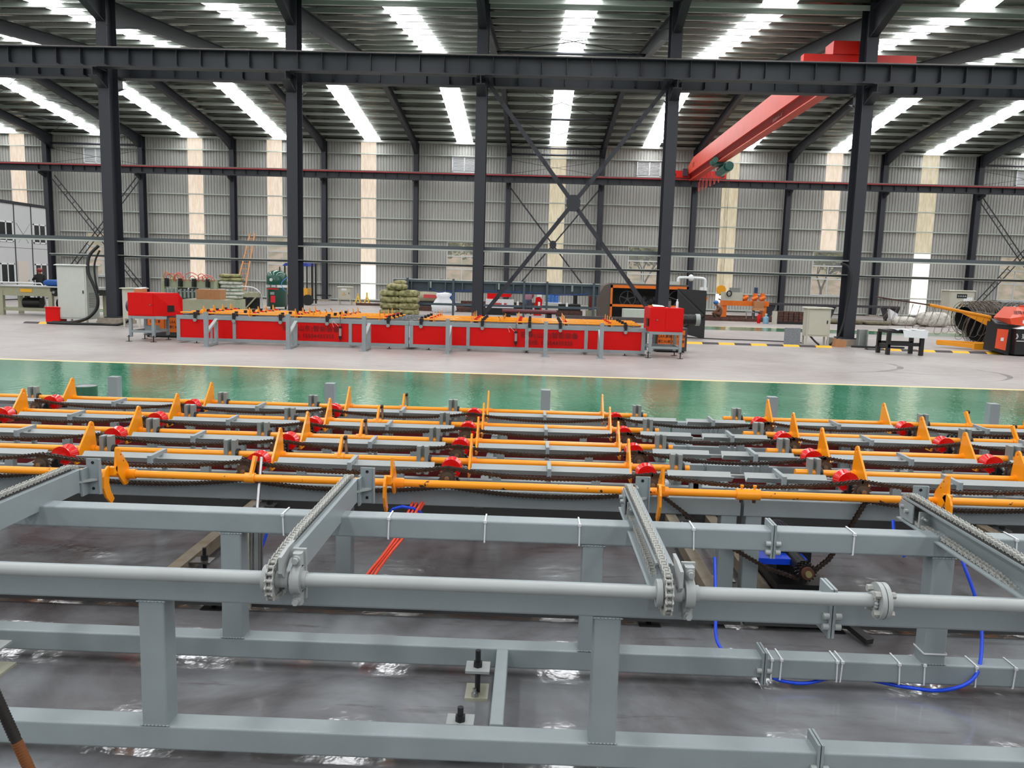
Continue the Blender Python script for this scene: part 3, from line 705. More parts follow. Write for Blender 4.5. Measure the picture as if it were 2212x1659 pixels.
def build_line(M, near):
    who = 'near' if near else 'far'
    g = 'shafts of the %s roller line' % who
    fl_ = line_frame('roller_line_frame', 'long grey roller line frame filling the left half, behind the white-tied beam' if near else 'left-hand half of the far machine, red panels in a grey frame', -5.95 if near else -6.0, .0, M, 0, near)
    fr_ = line_frame('roller_line_frame', 'grey roller line frame running out at the right edge, with the motor below' if near else 'right-hand half of the far red-panelled machine, beside the right red head box', .02, 6.0, M, 0, near)
    if not near: fl_, fr_ = fr_, fl_; fl_['label'], fr_['label'] = fr_['label'], fl_['label']
    for row in (1, 2, 3, 4):
        for (a, c) in ((-5.9, -.215), (.43, 5.95)):
            fs = [x for x in FX if a < x < c]; lv = [-2.29+(-0.09 if row < 4 else -.0)] if a < 0 else [2.49]
            if near: lab = 'yellow shaft with upright fins, %s of five from the front, %s' % (ORD[row], 'left long run' if a < 0 else 'right run')
            else: lab = 'yellow finned shaft on the far red machine, %s row from its front, %s half' % (ORD[4-row], 'right' if a < 0 else 'left')
            shaft_thing('swing_shaft', lab, row, (a, c), fs, lv, M, near, g)
    # rollers
    pr = None; cnt = 0
    for k in range(4):
        for i, x in enumerate(RX):
            if not near and i % 2: pass
            side = i
            lab = ('red ribbed roller with sprocket, %s from the left in %s' % (ORD[i], LANES[k])) if near else 'small red roller of the far machine, %s from left, %s row from front' % (ORD[9-i], ORD[3-k])
            loc = M @ V((x, LB[k]+.33, .785 if near else .765)); rz = M.to_euler().z
            if pr is None:
                pr = roller_proto('conveyor_roller', lab, 'red rollers of the %s line' % who); pr.location = loc; pr.rotation_euler = (0, 0, rz)
            else: dup(pr, loc, rz, lab)
    return fl_, fr_
MN = Matrix.Translation((.01, 4.3, 0))
build_line(MN, True)
# chains of the near line (a few pixels per link: joined)
for k in range(4):
    y = 4.3+LB[k]+.10
    for seg in ((RX[:5]), (RX[5:9])):
        b = MB(); xs = [x+.01 for x in seg]
        first = seg[0] < 0
        top = sagpath(xs, .840, .045); bot = sagpath([xs[0]]+xs[1:], .732, .042)
        path = [(x, y, z) for x, z in top]
        chain_run(b, path, .0212, .0112, .025, V((0, 1, 0)))
        chain_run(b, [(x, y, z) for x, z in bot], .0212, .0112, .025, V((0, 1, 0)))
        e = xs[-1] if first else xs[0]
        if k: chain_run(b, [(e+.055*sin(a)*(1 if first else -1), y, .785+.053*cos(a)) for a in [j*pi/6 for j in range(7)]], .0212, .0112, .025, V((0, 1, 0)))
        tag(b.build('roller_chain', CHAIN, kind='stuff'), 'dark oily roller chain in %s, %s' % (LANES[k], 'left of the gap' if first else 'right of the gap'), 'chain', 'chains of the near line')
    if k:
        b = MB(); chain_run(b, [(x, y, z) for x, z in sagpath([RX[4]+.01, RX[5]+.01], .840, .055)], .0212, .0112, .025, V((0, 1, 0)))
        tag(b.build('roller_chain', CHAIN, kind='stuff'), 'short sagging chain bridging the gap between frames in %s' % LANES[k], 'chain', 'chains of the near line')
# drive chain that drops to the motor
MSP = V((.385, 4.40, .315))
b = MB(); y = 4.43
chain_run(b, [(x, y, z) for x, z in sagpath([RX[4]+.01, RX[5]+.01], .840, .05)], .0212, .0112, .025, V((0, 1, 0)))
chain_run(b, [(-.455, y, .73), (-.251, y, .581), (-.05, y, .44), (.17, y, .32), (MSP.x-.02, y, .262)], .0212, .0112, .025, V((0, 1, 0)))
chain_run(b, [(MSP.x+.05, y, .31), (.515, y, .385), (.605, y, .545), (.70, y, .74)], .0212, .0112, .025, V((0, 1, 0)))
tag(b.build('drive_chain', CHAIN, kind='stuff'), 'drive chain hanging in a V down to the black gear motor', 'chain', 'chains of the near line')
# front yellow shaft with hooks and coupling
t = T('hook_shaft', 'long scuffed yellow front shaft with curved hooks and a bolted coupling', 'swing shaft', (0, 4.33, ZS))
y, z = 4.33, ZS-.005
MB().cyl((-6, y, z), (.02, y, z), .021, 20).build('shaft', YELS, t); MB().cyl((.02, y, z), (6, y, z), .021, 20).build('shaft', YELS, t)
c_ = MB().cyl((-.055, y, z), (.075, y, z), .031, 24); cp = c_.build('coupling', YEL, t)
for x in (-.025, .045):
    b = MB(); b.cyl((x, y, z+.028), (x, y, z+.042), .006, 8); b.cyl((x, y, z+.042), (x, y, z+.052), .010, 10); b.build('bolt', YEL, cp)
    b = MB(); b.cyl((x, y, z-.03), (x, y, z-.046), .010, 6); b.build('bolt', RUSTM, cp)
ua, bl = hookprof()
for x in (-4.9, -3.43, -1.93, -.475, 1.03, 2.5):
    b = MB(); b.prism([(x-.006, y+p, z+q) for p, q in ua], (.012, 0, 0)); b.prism([(x-.030, y+p, z+q) for p, q in bl], (.012, 0, 0)); b.box(x-.03, x+.006, y-.15, y-.11, z+.03, z+.07)
    h = b.build('hook', YEL, t)
    MB().cyl((x, y, z), (x+.05, y, z), .028, 16).build('hub', YEL, h)
    bb = MB()
    for p, q in ((-.07, .125), (-.045, .085)): bb.cyl((x-.0068, y+p, z+q), (x+.0068, y+p, z+q), .004, 8)
    bb.build('bolt_hole', BLK, h)
for x in (-2.73, 2.6):
    b = MB(); b.prism([(x-.008, y-.03, z+.01), (x-.008, y+.02, z+.02), (x-.008, y+.085, z+.10), (x-.008, y+.05, z+.115)], (.016, 0, 0)); b.cyl((x-.035, y, z), (x+.02, y, z), .029, 16); b.build('lever', YEL, t)
for i in range(26):   # paint scrapes near the joints
    pass
# air cylinder under the lever
t = T('air_cylinder', 'bright steel air cylinder slanting down from the front yellow shaft', 'cylinder', (-2.7, 4.25, .1))
MB().cyl((-2.70, 4.41, .87), (-2.685, 4.285, .60), .010, 12).build('piston_rod', CHROME, t)
b = MB()
for dx in (-.022, .022):
    for dy in (-.02, .02): b.cyl((-2.685+dx, 4.285+dy, .60), (-2.66+dx, 4.19+dy, .20), .0045, 6)
b.build('tie_rod', STEEL, t); MB().cyl((-2.685, 4.285, .60), (-2.66, 4.19, .20), .023, 20).build('barrel', CHROME, t)
b = MB(); b.box(-2.715, -2.655, 4.25, 4.32, .585, .615); b.box(-2.69, -2.63, 4.16, 4.225, .15, .20); b.box(-2.74, -2.63, 4.21, 4.26, .13, .16); b.build('end_cap', STEEL, t)
tag(MB().box(-2.78, -2.715, 4.235, 4.255, .05, .60).build('mounting_plate', PLATEM), 'tall pale plate standing behind the air cylinder', 'plate')
# motor
t = T('gear_motor', 'black gear motor with double sprocket under the right-hand frame', 'motor', (.45, 4.6, 0))
MB().cyl((MSP.x, 4.46, .315), (MSP.x, 4.78, .315), .045, 20).build('gearbox', BLACK, t)
MB().box(.30, .50, 4.66, 4.88, .2, .37).build('gear_case', BLACK, t)
b = MB(); b.cyl((.395, 4.78, .345), (.395, 5.02, .355), .078, 24); 
b.build('motor_body', mat('dark_blue_motor', (34, 40, 60), .35), t)
f = MB()
for k in range(16):
    a = pi*k/15; f.box(.395+.078*cos(a)-.003, .395+.078*cos(a)+.003, 4.8, 5.0, .35+.078*sin(a)-.003, .35+.078*sin(a)+.006)
f.build('cooling_fin', BLACK, t)
for yy in (MSP.y-.012, MSP.y+.03):
    P = []
    for k in range(60): r_ = .055 if k % 4 in (0, 1) else .045; a = 2*pi*k/60; P.append((MSP.x+r_*cos(a), yy, MSP.z+r_*sin(a)))
    MB().prism(P, (0, .01, 0)).build('sprocket', mat('oily_sprocket', (44, 40, 36), .35, metal=.6), t)
b = MB(); b.cyl((MSP.x, MSP.y-.03, MSP.z), (MSP.x, MSP.y, MSP.z), .036, 20); b.build('sprocket_face', RUSTM, t)
MB().cyl((MSP.x, MSP.y-.045, MSP.z), (MSP.x, MSP.y, MSP.z), .018, 16).build('hub', mat('brass_hub', (170, 160, 110), .35, metal=.6), t)
b = MB(); b.box(.26, .56, 4.5, 5.0, .17, .20); b.box(.28, .34, 4.5, 5, .0, .17); b.box(.48, .54, 4.5, 5, .0, .17); b.bar((.52, 4.5, .1), (.66, 4.15, .03), .05, .03); b.build('base_plate', BLACK, t)
tag(MB().box(.10, .44, 4.55, 4.72, .30, .335).build('blue_tray', BLUE), 'bright blue shallow tray seen under the right-hand beam joint', 'tray')
tag(MB().box(.42, .66, 5.6, 5.72, .0, .16).build('floor_block', PLATEM), 'pale plate lying under the line behind the motor', 'plate')
# hoses
t = T('hose_bundle', 'bundle of orange and purple air hoses hanging behind the second post', 'hose', (-1.9, 4.1, 0))
for k, (dx, dy) in enumerate(((0, 0), (.022, .01), (.045, -.01), (.012, .03))):
    MB().tube(sm([(-1.83+dx*1.5, 4.55, .66), (-1.86+dx, 4.42+dy, .60), (-1.90+dx, 4.30+dy, .50), (-1.97+dx*.7, 4.2+dy, .40), (-2.05+dx, 4.12+dy, .30), (-2.07+dx*1.2, 4.08+dy, .22), (-2.03+dx*1.4, 4.08, .165), (-1.9+dx, 4.15, .13), (-1.7+dx, 4.3, .125)]), .0075 if k < 3 else .006, 8).build('hose', ORH if k < 3 else mat('purple_hose', (60, 24, 150), .4), t)
MB().tube([(-1.98, 4.42, .56), (-1.95, 4.40, .60), (-1.90, 4.40, .615), (-1.84, 4.42, .60), (-1.80, 4.45, .57)], .009, 8).build('blue_loop', BLUE, t)
MB().tube([(-1.76, 4.5, .66), (-1.80, 4.45, .6), (-1.84, 4.43, .54)], .009, 8).build('hose', ORH, t)
def hose(name, lab, path, r, m):
    P = [V(p) for p in path]; out = []
    for i in range(len(P)-1):
        a, b_, c, d = P[max(i-1, 0)], P[i], P[i+1], P[min(i+2, len(P)-1)]
        for k in range(6):
            t = k/6; out.append(.5*((2*b_)+(-a+c)*t+(2*a-5*b_+4*c-d)*t*t+(-a+3*b_-3*c+d)*t**3))
    out.append(P[-1]); return tag(MB().tube(out, r, 8).build(name, m), lab, 'hose' if 'hose' in name else 'cable')
hose('air_hose', 'thick blue air hose looping down at the right from behind the front beam', [(1.02, 4.0, .55), (1.04, 3.85, .36), (1.0, 3.72, .2), (.92, 3.63, .10), (.78, 3.62, .045), (.62, 3.66, .035), (.45, 3.70, .046), (.3, 3.70, .046), (.16, 3.66, .034), (.06, 3.66, .038), (-.0, 3.66, .055)], .0085, BLUE)
hose('air_hose', 'short blue air hose dropping behind the lower beam joint', [(-.18, 4.2, .45), (-.22, 3.95, .28), (-.24, 3.82, .17), (-.21, 3.74, .12), (-.19, 3.72, .06)], .0085, BLUE)
hose('air_hose', 'blue air hose behind the slanting steel cylinder', [(-2.64, 4.35, .5), (-2.66, 4.3, .4), (-2.69, 4.22, .3), (-2.70, 4.2, .2)], .008, BLUE)
hose('air_hose', 'blue hose end behind the right rear post', [(.70, 4.1, .72), (.70, 4.05, .62), (.73, 4.0, .56)], .009, BLUE)

# ================================================================ TRANSFER TABLE FRAMES (foreground)
def weld(b, c, w_): 
    for k in range(8): b.sph((c[0]-w_/2+w_*k/7, c[1], c[2]), .008, .005, .003, 6, 4)
def bolt(b, p, d, r_=.013, l_=.022):
    p = V(p); d = V(d); b.cyl(p, p+d*l_, r_, 10); b.cyl(p+d*l_, p+d*(l_+.001), r_*.55, 6)
def transfer_frame(lab, xa, xb, fp, rp, cross, joint):
    t = T('transfer_frame', lab, 'frame', (xa, 2.9, 0), 'bolted transfer frames')
    for nm, y, z in (('lower_beam', 2.95, .095), ('lower_beam', 3.70, .105), ('upper_beam', 2.95, .705), ('upper_beam', 3.70, .73)):
        MB().bar((xa, y, z), (xb, y, z), .1, .1, .009).build(nm, GREY, t)
    for x in fp:
        b = MB(); b.bar((x, 2.95, .145), (x, 2.95, .655), .1, .1, .009); weld(b, (x, 2.9, .148), .1); weld(b, (x, 2.9, .652), .1); b.build('post', GREY, t)
    for x in rp:
        b = MB(); b.bar((x, 3.70, .155), (x, 3.70, .68), .1, .1, .009); weld(b, (x, 3.65, .158), .1); weld(b, (x, 3.65, .677), .1); b.build('post', GREY, t)
    for x in cross: MB().bar((x, 3.0, .11), (x, 3.65, .11), .056, .08, .006).build('cross_tube', GREY, t)
    e, s = joint
    for y, z, h in ((2.95, .095, .085), (3.70, .105, .08), (2.95, .705, .095), (3.70, .73, .08)):
        p = MB().box(min(e, e+s*.010), max(e, e+s*.010), y-.06, y+.06, z-h, z+h).build('joint_plate', GREY, t)
        b = MB(); bolt(b, (e+s*.010, y-.056, z-.01), (s, 0, 0)); bolt(b, (e+s*.010, y-.056, z-.05), (s, 0, 0)) if z > .5 else None
        b.build('joint_bolt', GREYB, p)
    return t
tl = transfer_frame('foreground grey tube frame carrying the transverse chains, left of the bolted joints', -6.2, -.052, (-2.62, -.88, -4.36, -5.9), (-4.3, -2.595, -.88, -5.9), (-1.293,), (-.052, -1))
tr = transfer_frame('foreground grey tube frame right of the bolted joints, blue hose tied to it', -.048, 6.0, (2.45, 4.2, 5.9), (.745, 2.5, 4.2, 5.9), (2.2,), (-.048, 1))
def tie(x, y, z, parent, s=.052, vert=False):
    b = MB(); w_ = .0035
    if vert: b.box(x-s, x+s, y-s, y-s-.003, z-w_, z+w_); b.box(x-s, x-s-.003, y-s, y+s, z-w_, z+w_); b.box(x+s, x+s+.003, y-s, y+s, z-w_, z+w_)
    else:
        k = random.uniform(-.006, .006)
        b.prism([(x-w_, y-s-.003, z-s), (x+w_, y-s-.003, z-s), (x+w_+k, y-s-.003, z+s), (x-w_+k, y-s-.003, z+s)], (0, .003, 0))
        b.box(x-w_+k, x+w_+k, y-s, y+s, z+s, z+s+.003); b.box(x-w_, x+w_, y-s, y+s, z-s-.003, z-s)
        b.box(x-.007+k, x+.007+k, y-s-.008, y-s, z+s-.010, z+s+.002)
    b.build('cable_tie', WTIE, parent)
for x in (-2.34, -1.845, -1.392, -.948, -.415): tie(x, 3.70, .73, tl)
for x in (.32, 1.067): tie(x, 3.70, .73, tr)
for x in (-.015, .028, .295, .312, .589, .705, .945, 1.12): tie(x, 3.70, .105, tr)
tie(.745, 3.70, .21, tr, vert=True)
def foot(x, y, parent, s=-1, zt=.215, d=.05):
    a = MB(); a.box(x-.055, x+.055, y-d, y+.05, .125, .137); f = a.build('foot_bracket', GREYB, parent)
    b = MB(); b.cyl((x, y, .015), (x, y, zt), .0125, 12); b.cyl((x, y, .137), (x, y, .16), .022, 6); b.cyl((x, y, .105), (x, y, .125), .022, 6); b.build('levelling_bolt', BLACK, f)
    b = MB(); b.box(x-.055, x+.05, y-.06, y+.08, 0, .012); b.build('floor_plate', PLATEM, f)
    b = MB(); b.cyl((x-.01, y-.04, .012), (x-.01, y-.04, .03), .016, 6); b.cyl((x-.01, y-.04, .03), (x-.01, y-.04, .05), .008, 8); b.build('anchor_bolt', CHROME, f)
for x, y in ((-1.40, 3.50), (-3.68, 3.53)): foot(x, y, tl)
for x, y in ((-1.44, 3.04), (-3.83, 3.04)): foot(x, y, tl, zt=.195, d=.03)
foot(2.1, 3.56, tr)

# drive shaft along the front
t = T('drive_shaft', 'long light-grey drive shaft pipe running across the foreground', 'shaft', (0, 2.82, .80))
DY, DZ = 2.80, .80
MB().cyl((-6.2, DY, DZ), (.07, DY, DZ), .0235, 28).build('pipe', GREYB, t); MB().cyl((.07, DY, DZ), (6, DY, DZ), .0235, 28).build('pipe', GREYB, t)
f = MB(); f.cyl((.062, DY, DZ), (.078, DY, DZ), .066, 32); f.cyl((.081, DY, DZ), (.097, DY, DZ), .066, 32); fo = f.build('flange_coupling', GREYB, t)
for k in range(4):
    a = pi/4+k*pi/2; b = MB(); cy_, cz_ = DY+.048*cos(a), DZ+.048*sin(a)
    b.lathe([(0, 0), (0, .013), (.02, .013), (.02, .007), (.055, .007), (.055, .012), (.073, .012), (.073, 0)], (.042, cy_, cz_), (1, 0, 0), 6, False); b.build('flange_bolt', GREYD, fo)
w_ = MB()
for k in range(14): a = 2*pi*k/14; w_.sph((.055, DY+.028*cos(a), DZ+.028*sin(a)), .009, .008, .008, 6, 4)
w_.build('weld', GREYB, fo)

# transverse chain conveyors
def chain_conveyor():
    t = T('chain_conveyor', '', 'chain conveyor', (0, 0, 0), 'transverse chain conveyors'); x0 = 0
    y0, y1, zb, zt = 2.90, 4.02, .752, .868
    ch = MB(); ch.box(.0, .008, y0, y1, zb, zt); ch.box(-.058, 0, y0+.02, y1, zt-.008, zt); ch.box(-.075, 0, y0-.06, y1+.02, zb-.0, zb+.006)
    ch.build('channel', GREY, t)
    MB().box(-.046, -.022, y0+.08, y1-.04, zt, zt+.010).build('chain_rail', GREASE, t)
    # chain with single links
    pitch, R_ = .0254, .070; cxx = -.034
    path = [V((cxx, DY+R_*1.0*cos(a), DZ+R_*sin(a))) for a in [radians(q) for q in range(90, 271, 12)]]
    path = [V((cxx, DY-R_*sin(radians(q)), DZ+R_*cos(radians(q)))) for q in range(180, -1, -12)]   # bottom -> front -> top
    topz = DZ+R_
    path += [V((cxx, DY+.15, topz+.012))]+[V((cxx, y, zt+.022)) for y in (3.1, 3.4, 3.7, 3.96)]
    nc = V((cxx, 4.0, zt-.045)); rn = .058
    path += [V((cxx, nc.y+rn*sin(radians(q)), nc.z+rn*cos(radians(q)))) for q in range(10, 181, 15)]
    path += [V((cxx, 3.6, zb+.022)), V((cxx, 3.2, zb+.016)), V((cxx, DY+.1, DZ-R_-.005)), V((cxx, DY, DZ-R_))]
    cb = T('chain', '', 'x', (0, 0, 0)); 
    for k in ('label', 'category'): del cb[k]
    cb.parent = t
    P = path; L = [0]
    for i in range(1, len(P)): L.append(L[-1]+(P[i]-P[i-1]).length)
    n = round(L[-1]/pitch); pitch = L[-1]/n
    def at(s):
        s = s % L[-1]
        for i in range(1, len(L)):
            if s <= L[i]: return P[i-1].lerp(P[i], (s-L[i-1])/max(1e-9, L[i]-L[i-1]))
        return P[-1]
    mes = []
    for wd in (.017, .0225):
        b = MB(); linkgeo(b, V((0, 0, 0)), V((0, 1, 0)), V((0, 0, 1)), V((1, 0, 0)), pitch, .0115, wd); 
        b.cyl((-.016, 0, 0), (.016, 0, 0), .0035, 6); b.cyl((-.016, pitch, 0), (.016, pitch, 0), .0035, 6)
        me = bpy.data.meshes.new('link'); me.from_pydata([tuple(v) for v in b.v], [], b.f); me.polygons.foreach_set('use_smooth', b.sm); me.materials.append(GREYD); mes.append(me)
    for k in range(n):
        a = at(k*pitch); c = at((k+1)*pitch); d = (c-a).normalized(); nn = V((1, 0, 0)).cross(d)
        o = bpy.data.objects.new('link', mes[k % 2]); COL.objects.link(o); o.parent = cb
        o.matrix_local = Matrix(((1, d.x, nn.x, a.x), (0, d.y, nn.y, a.y), (0, d.z, nn.z, a.z), (0, 0, 0, 1)))
    for (yy, zz, r_) in ((DY, DZ, .066), (nc.y, nc.z, .052)):
        Q = []
        for k in range(64): rr = r_ if k % 4 in (0, 1) else r_-.010; a = 2*pi*k/64; Q.append((cxx-.005, yy+rr*cos(a), zz+rr*sin(a)))
        s = MB(); s.prism(Q, (.010, 0, 0))
        if yy == DY: s.cyl((cxx-.038, yy, zz), (cxx-.018, yy, zz), .050, 28); s.cyl((cxx-.018, yy, zz), (.02, yy, zz), .030, 20)
        s.build('sprocket', GREYB, t)
    # guard tooth plate
    MB().prism([(.0, DY-.065, .905), (.0, DY-.065, .845), (.0, DY-.04, .82), (.0, DY+.04, .87), (.0, DY+.10, .915), (.0, DY+.02, .915)], (.012, 0, 0)).build('guide_plate', GREYB, t)
    # bearing housing
    hp = MB().box(.022, .072, DY+.035, DY+.047, .715, .905).build('mounting_plate', GREYB, t)
    b = MB(); yb_ = DY+.005
    b.cyl((.030, yb_, DZ), (.064, yb_, DZ), .052, 30); b.cyl((.064, yb_, DZ), (.066, yb_, DZ), .040, 24); b.cyl((.066, yb_, DZ), (.082, yb_, DZ), .031, 24)
    for s in (-1, 1):
        b.bar((.047, DY+.018, DZ+s*.045), (.047, DY+.018, DZ+s*.098), .042, .034, .01)
    h = b.build('bearing_housing', GREYB, t)
    for s in (-1, 1):
        q = MB(); q.cyl((.047, DY-.0, DZ+s*.078), (.047, DY-.016, DZ+s*.078), .015, 16); q.cyl((.047, DY-.016, DZ+s*.078), (.047, DY-.030, DZ+s*.078), .012, 6); q.build('bolt', GREYB, h)
    # rear tension end
    b = MB(); b.prism([(-.062, 3.90, zb+.012), (-.062, 4.03, zb+.012), (-.062, 4.05, zt-.045), (-.062, 4.03, zt-.014), (-.062, 3.90, zt-.014)], (.006, 0, 0)); tp = b.build('tension_plate', GREY, t)
    b = MB()
    for yy, zz in ((3.955, .812), (4.005, .822)): b.cyl((-.062, yy, zz), (-.078, yy, zz), .011, 6)
    b.build('bolt', GREYB, tp)
    b = MB(); b.box(-.055, -.02, 3.84, 3.855, zb+.01, zt-.03); b.cyl((-.04, 3.855, .81), (-.04, 3.80, .81), .006, 8); b.cyl((-.04, 3.84, .81), (-.04, 3.826, .81), .011, 6); b.build('tension_bolt', GREYB, t)
    # rear end bracket
    rb = MB(); rb.box(.010, .080, 4.06, 4.070, .728, .915); rb.box(.010, .020, 4.0, 4.06, .728, .87); rb.box(.078, .084, 4.05, 4.072, .728, .915); br_ = rb.build('end_bracket', GREY, t)
    MB().prism([(.0, 3.98, .80), (.075, 4.06, .80), (.0, 4.06, .80)], (0, 0, .01)).build('gusset', GREYB, br_)
    b = MB()
    for z in (.757, .895): b.cyl((.045, 4.058, z), (.045, 4.0605, z), .008, 12)
    b.build('bolt_hole', BLK, br_)
    return t
cc = chain_conveyor()
labs = ['transverse chain conveyor running off the left edge, seen from its plain side', 'transverse chain conveyor left of centre ending in a bearing and sprocket', 'transverse chain conveyor right of centre with open channel side and sprocket', 'transverse chain conveyor sloping out at the right edge, nose by the yellow hook']
for i, x in enumerate((-3.515, -2.075, -.652, .762)):
    if i == 0: cc.location = (x, 0, 0); cc['label'] = labs[0]
    else: dup(cc, (x, 0, 0), label=labs[i])

# steel stands behind the near line, rebar, bucket, spiral hose
def stand(x, y0, s, lab, grp, m=GREY):
    t = T('bar_stand', lab, 'stand', (x, y0, 0), grp)
    w_ = .09
    MB().bar((x, y0, .01), (x, y0, .86), w_, w_).build('tall_post', m, t)
    MB().bar((x, y0+s*.62, .01), (x, y0+s*.62, .62), .07, .08).build('short_post', m, t)
    MB().bar((x, y0+s*.32, .05), (x, y0+s*.32, .46), .04, .04).build('middle_post', m, t)
    MB().bar((x, y0+s*.04, .36), (x, y0+s*.66, .64), .08, .05).build('sloping_arm', GREYB, t)
    MB().bar((x, y0, .045), (x, y0+s*.62, .045), .06, .05).build('base_rail', m, t)
    MB().box(x-.11, x+.11, y0-.07, y0+.07, 0, .012).build('foot_plate', m, t)
    return t
for i, x in enumerate((-5.2, -3.11, -1.05, 1.09, 3.15)):
    stand(x, 7.6, -1, 'grey square post rising behind the near line, %s from the left over the green floor' % ORD[i], 'stands behind the near line')
for i, x in enumerate((-9.2, -7.17, -5.3, -3.25, -.86, .50)):
    stand(x, 19.62, 1, 'grey triangular stand in front of the far red machine, %s from the left' % ORD[i], 'stands before the red machine')
b = MB(); p0, p1 = V((-2.257, 1.5, 1.054)), V((-1.854, 1.5, .0)); 
t = T('rebar', 'ribbed steel rod, half rusty, leaning across the bottom left corner', 'rod', p1)
d = p1-p0
for nm, a, c, m in (('dark_end', -.25, .095, mat('dark_rebar', (40, 34, 32), .6, metal=.4)), ('rusty_end', .095, 1.0, mat('rusty_rebar', (120, 72, 34), .7, metal=.3))):
    b = MB(); A, B = p0+d*a, p0+d*c; b.cyl(A, B, .0100, 12); n = int((B-A).length/.006); u = (B-A).normalized()
    for k in range(n): b.cyl(A+u*(k*.006), A+u*(k*.006+.0025), .0113, 10, caps=True)
    b.build(nm, m, t)
t = T('bucket', 'round metal tin with a bright lid behind the leftmost fins', 'tin', (-7.35, 10.9, 0))
MB().lathe([(0, .12), (.0, .15), (.25, .15), (.25, .155), (.265, .155)], (-7.35, 10.9, 0), (0, 0, 1), 28).build('can', GALV, t)
MB().lathe([(.255, .14), (.25, .0)], (-7.35, 10.9, 0), (0, 0, 1), 28).build('lid', CHROME, t)
b = MB(); b.tube([(2.2+1.7*k/400, 6.50+.03*cos(k*.8), .72+.03*sin(k*.8)) for k in range(400)], .008, 5); tag(b.build('spiral_hose', RUBBER), 'black coiled spiral hose lying behind the line at the right', 'hose')

# ================================================================ FAR RED MACHINE
MF = Matrix.Translation((-4.32, 23.12, 0)) @ Matrix.Rotation(pi, 4, 'Z')
build_line(MF, False)
FY = 23.12-2.63-.012
def blabel(s_, size, x, y, z, m=BLK, sx=1):
    return text(s_, size, (x, y, z), FRONT, m, None, .001, sx)
lt = T('panel_lettering', 'dark painted lettering on the red panel of the far machine, left side', 'lettering', (-6.9, FY, .4), 'lettering on red panels')
text('冠珠(山东)智能装备', .17, (-6.85, FY, .455), FRONT, DRED, lt, .001); text('热线: 15554435355', .15, (-6.85, FY, .27), FRONT, DRED, lt, .001)
lt = T('panel_lettering', 'dark painted lettering on the red panel of the far machine, right side', 'lettering', (-.9, FY, .4), 'lettering on red panels')
text('冠珠(山东)智能装备', .17, (-.75, FY, .455), FRONT, DRED, lt, .001); text('热线: 15554435355', .15, (-.75, FY, .27), FRONT, DRED, lt, .001)
for i, x in enumerate((-6.08, -1.6)):
    t = T('air_cylinder', 'small black-capped air cylinder hanging on the red machine, %s' % ('left one' if i == 0 else 'right one by the long lettering'), 'cylinder', (x, FY-.05, .3), 'cylinders on the red machine')
    MB().cyl((x, FY-.06, .30), (x, FY-.06, .50), .032, 14).build('barrel', GALV, t); b = MB(); b.cyl((x, FY-.06, .5), (x, FY-.06, .55), .04, 12); b.cyl((x, FY-.06, .23), (x, FY-.06, .30), .04, 12); b.cyl((x, FY-.06, .17), (x, FY-.06, .23), .016, 8); b.build('cap', BLACK, t)
    MB().cyl((x, FY-.06, .55), (x, FY-.06, .80), .012, 8).build('piston_rod', STEEL, t)
    MB().tube([(x-.03, FY-.07, .54), (x-.12, FY-.08, .62), (x-.17, FY-.08, .68), (x-.2, FY-.08, .62), (x-.16, FY-.08, .52)], .006, 5).build('hose', mat('pink_hose', (230, 160, 150), .4), t)
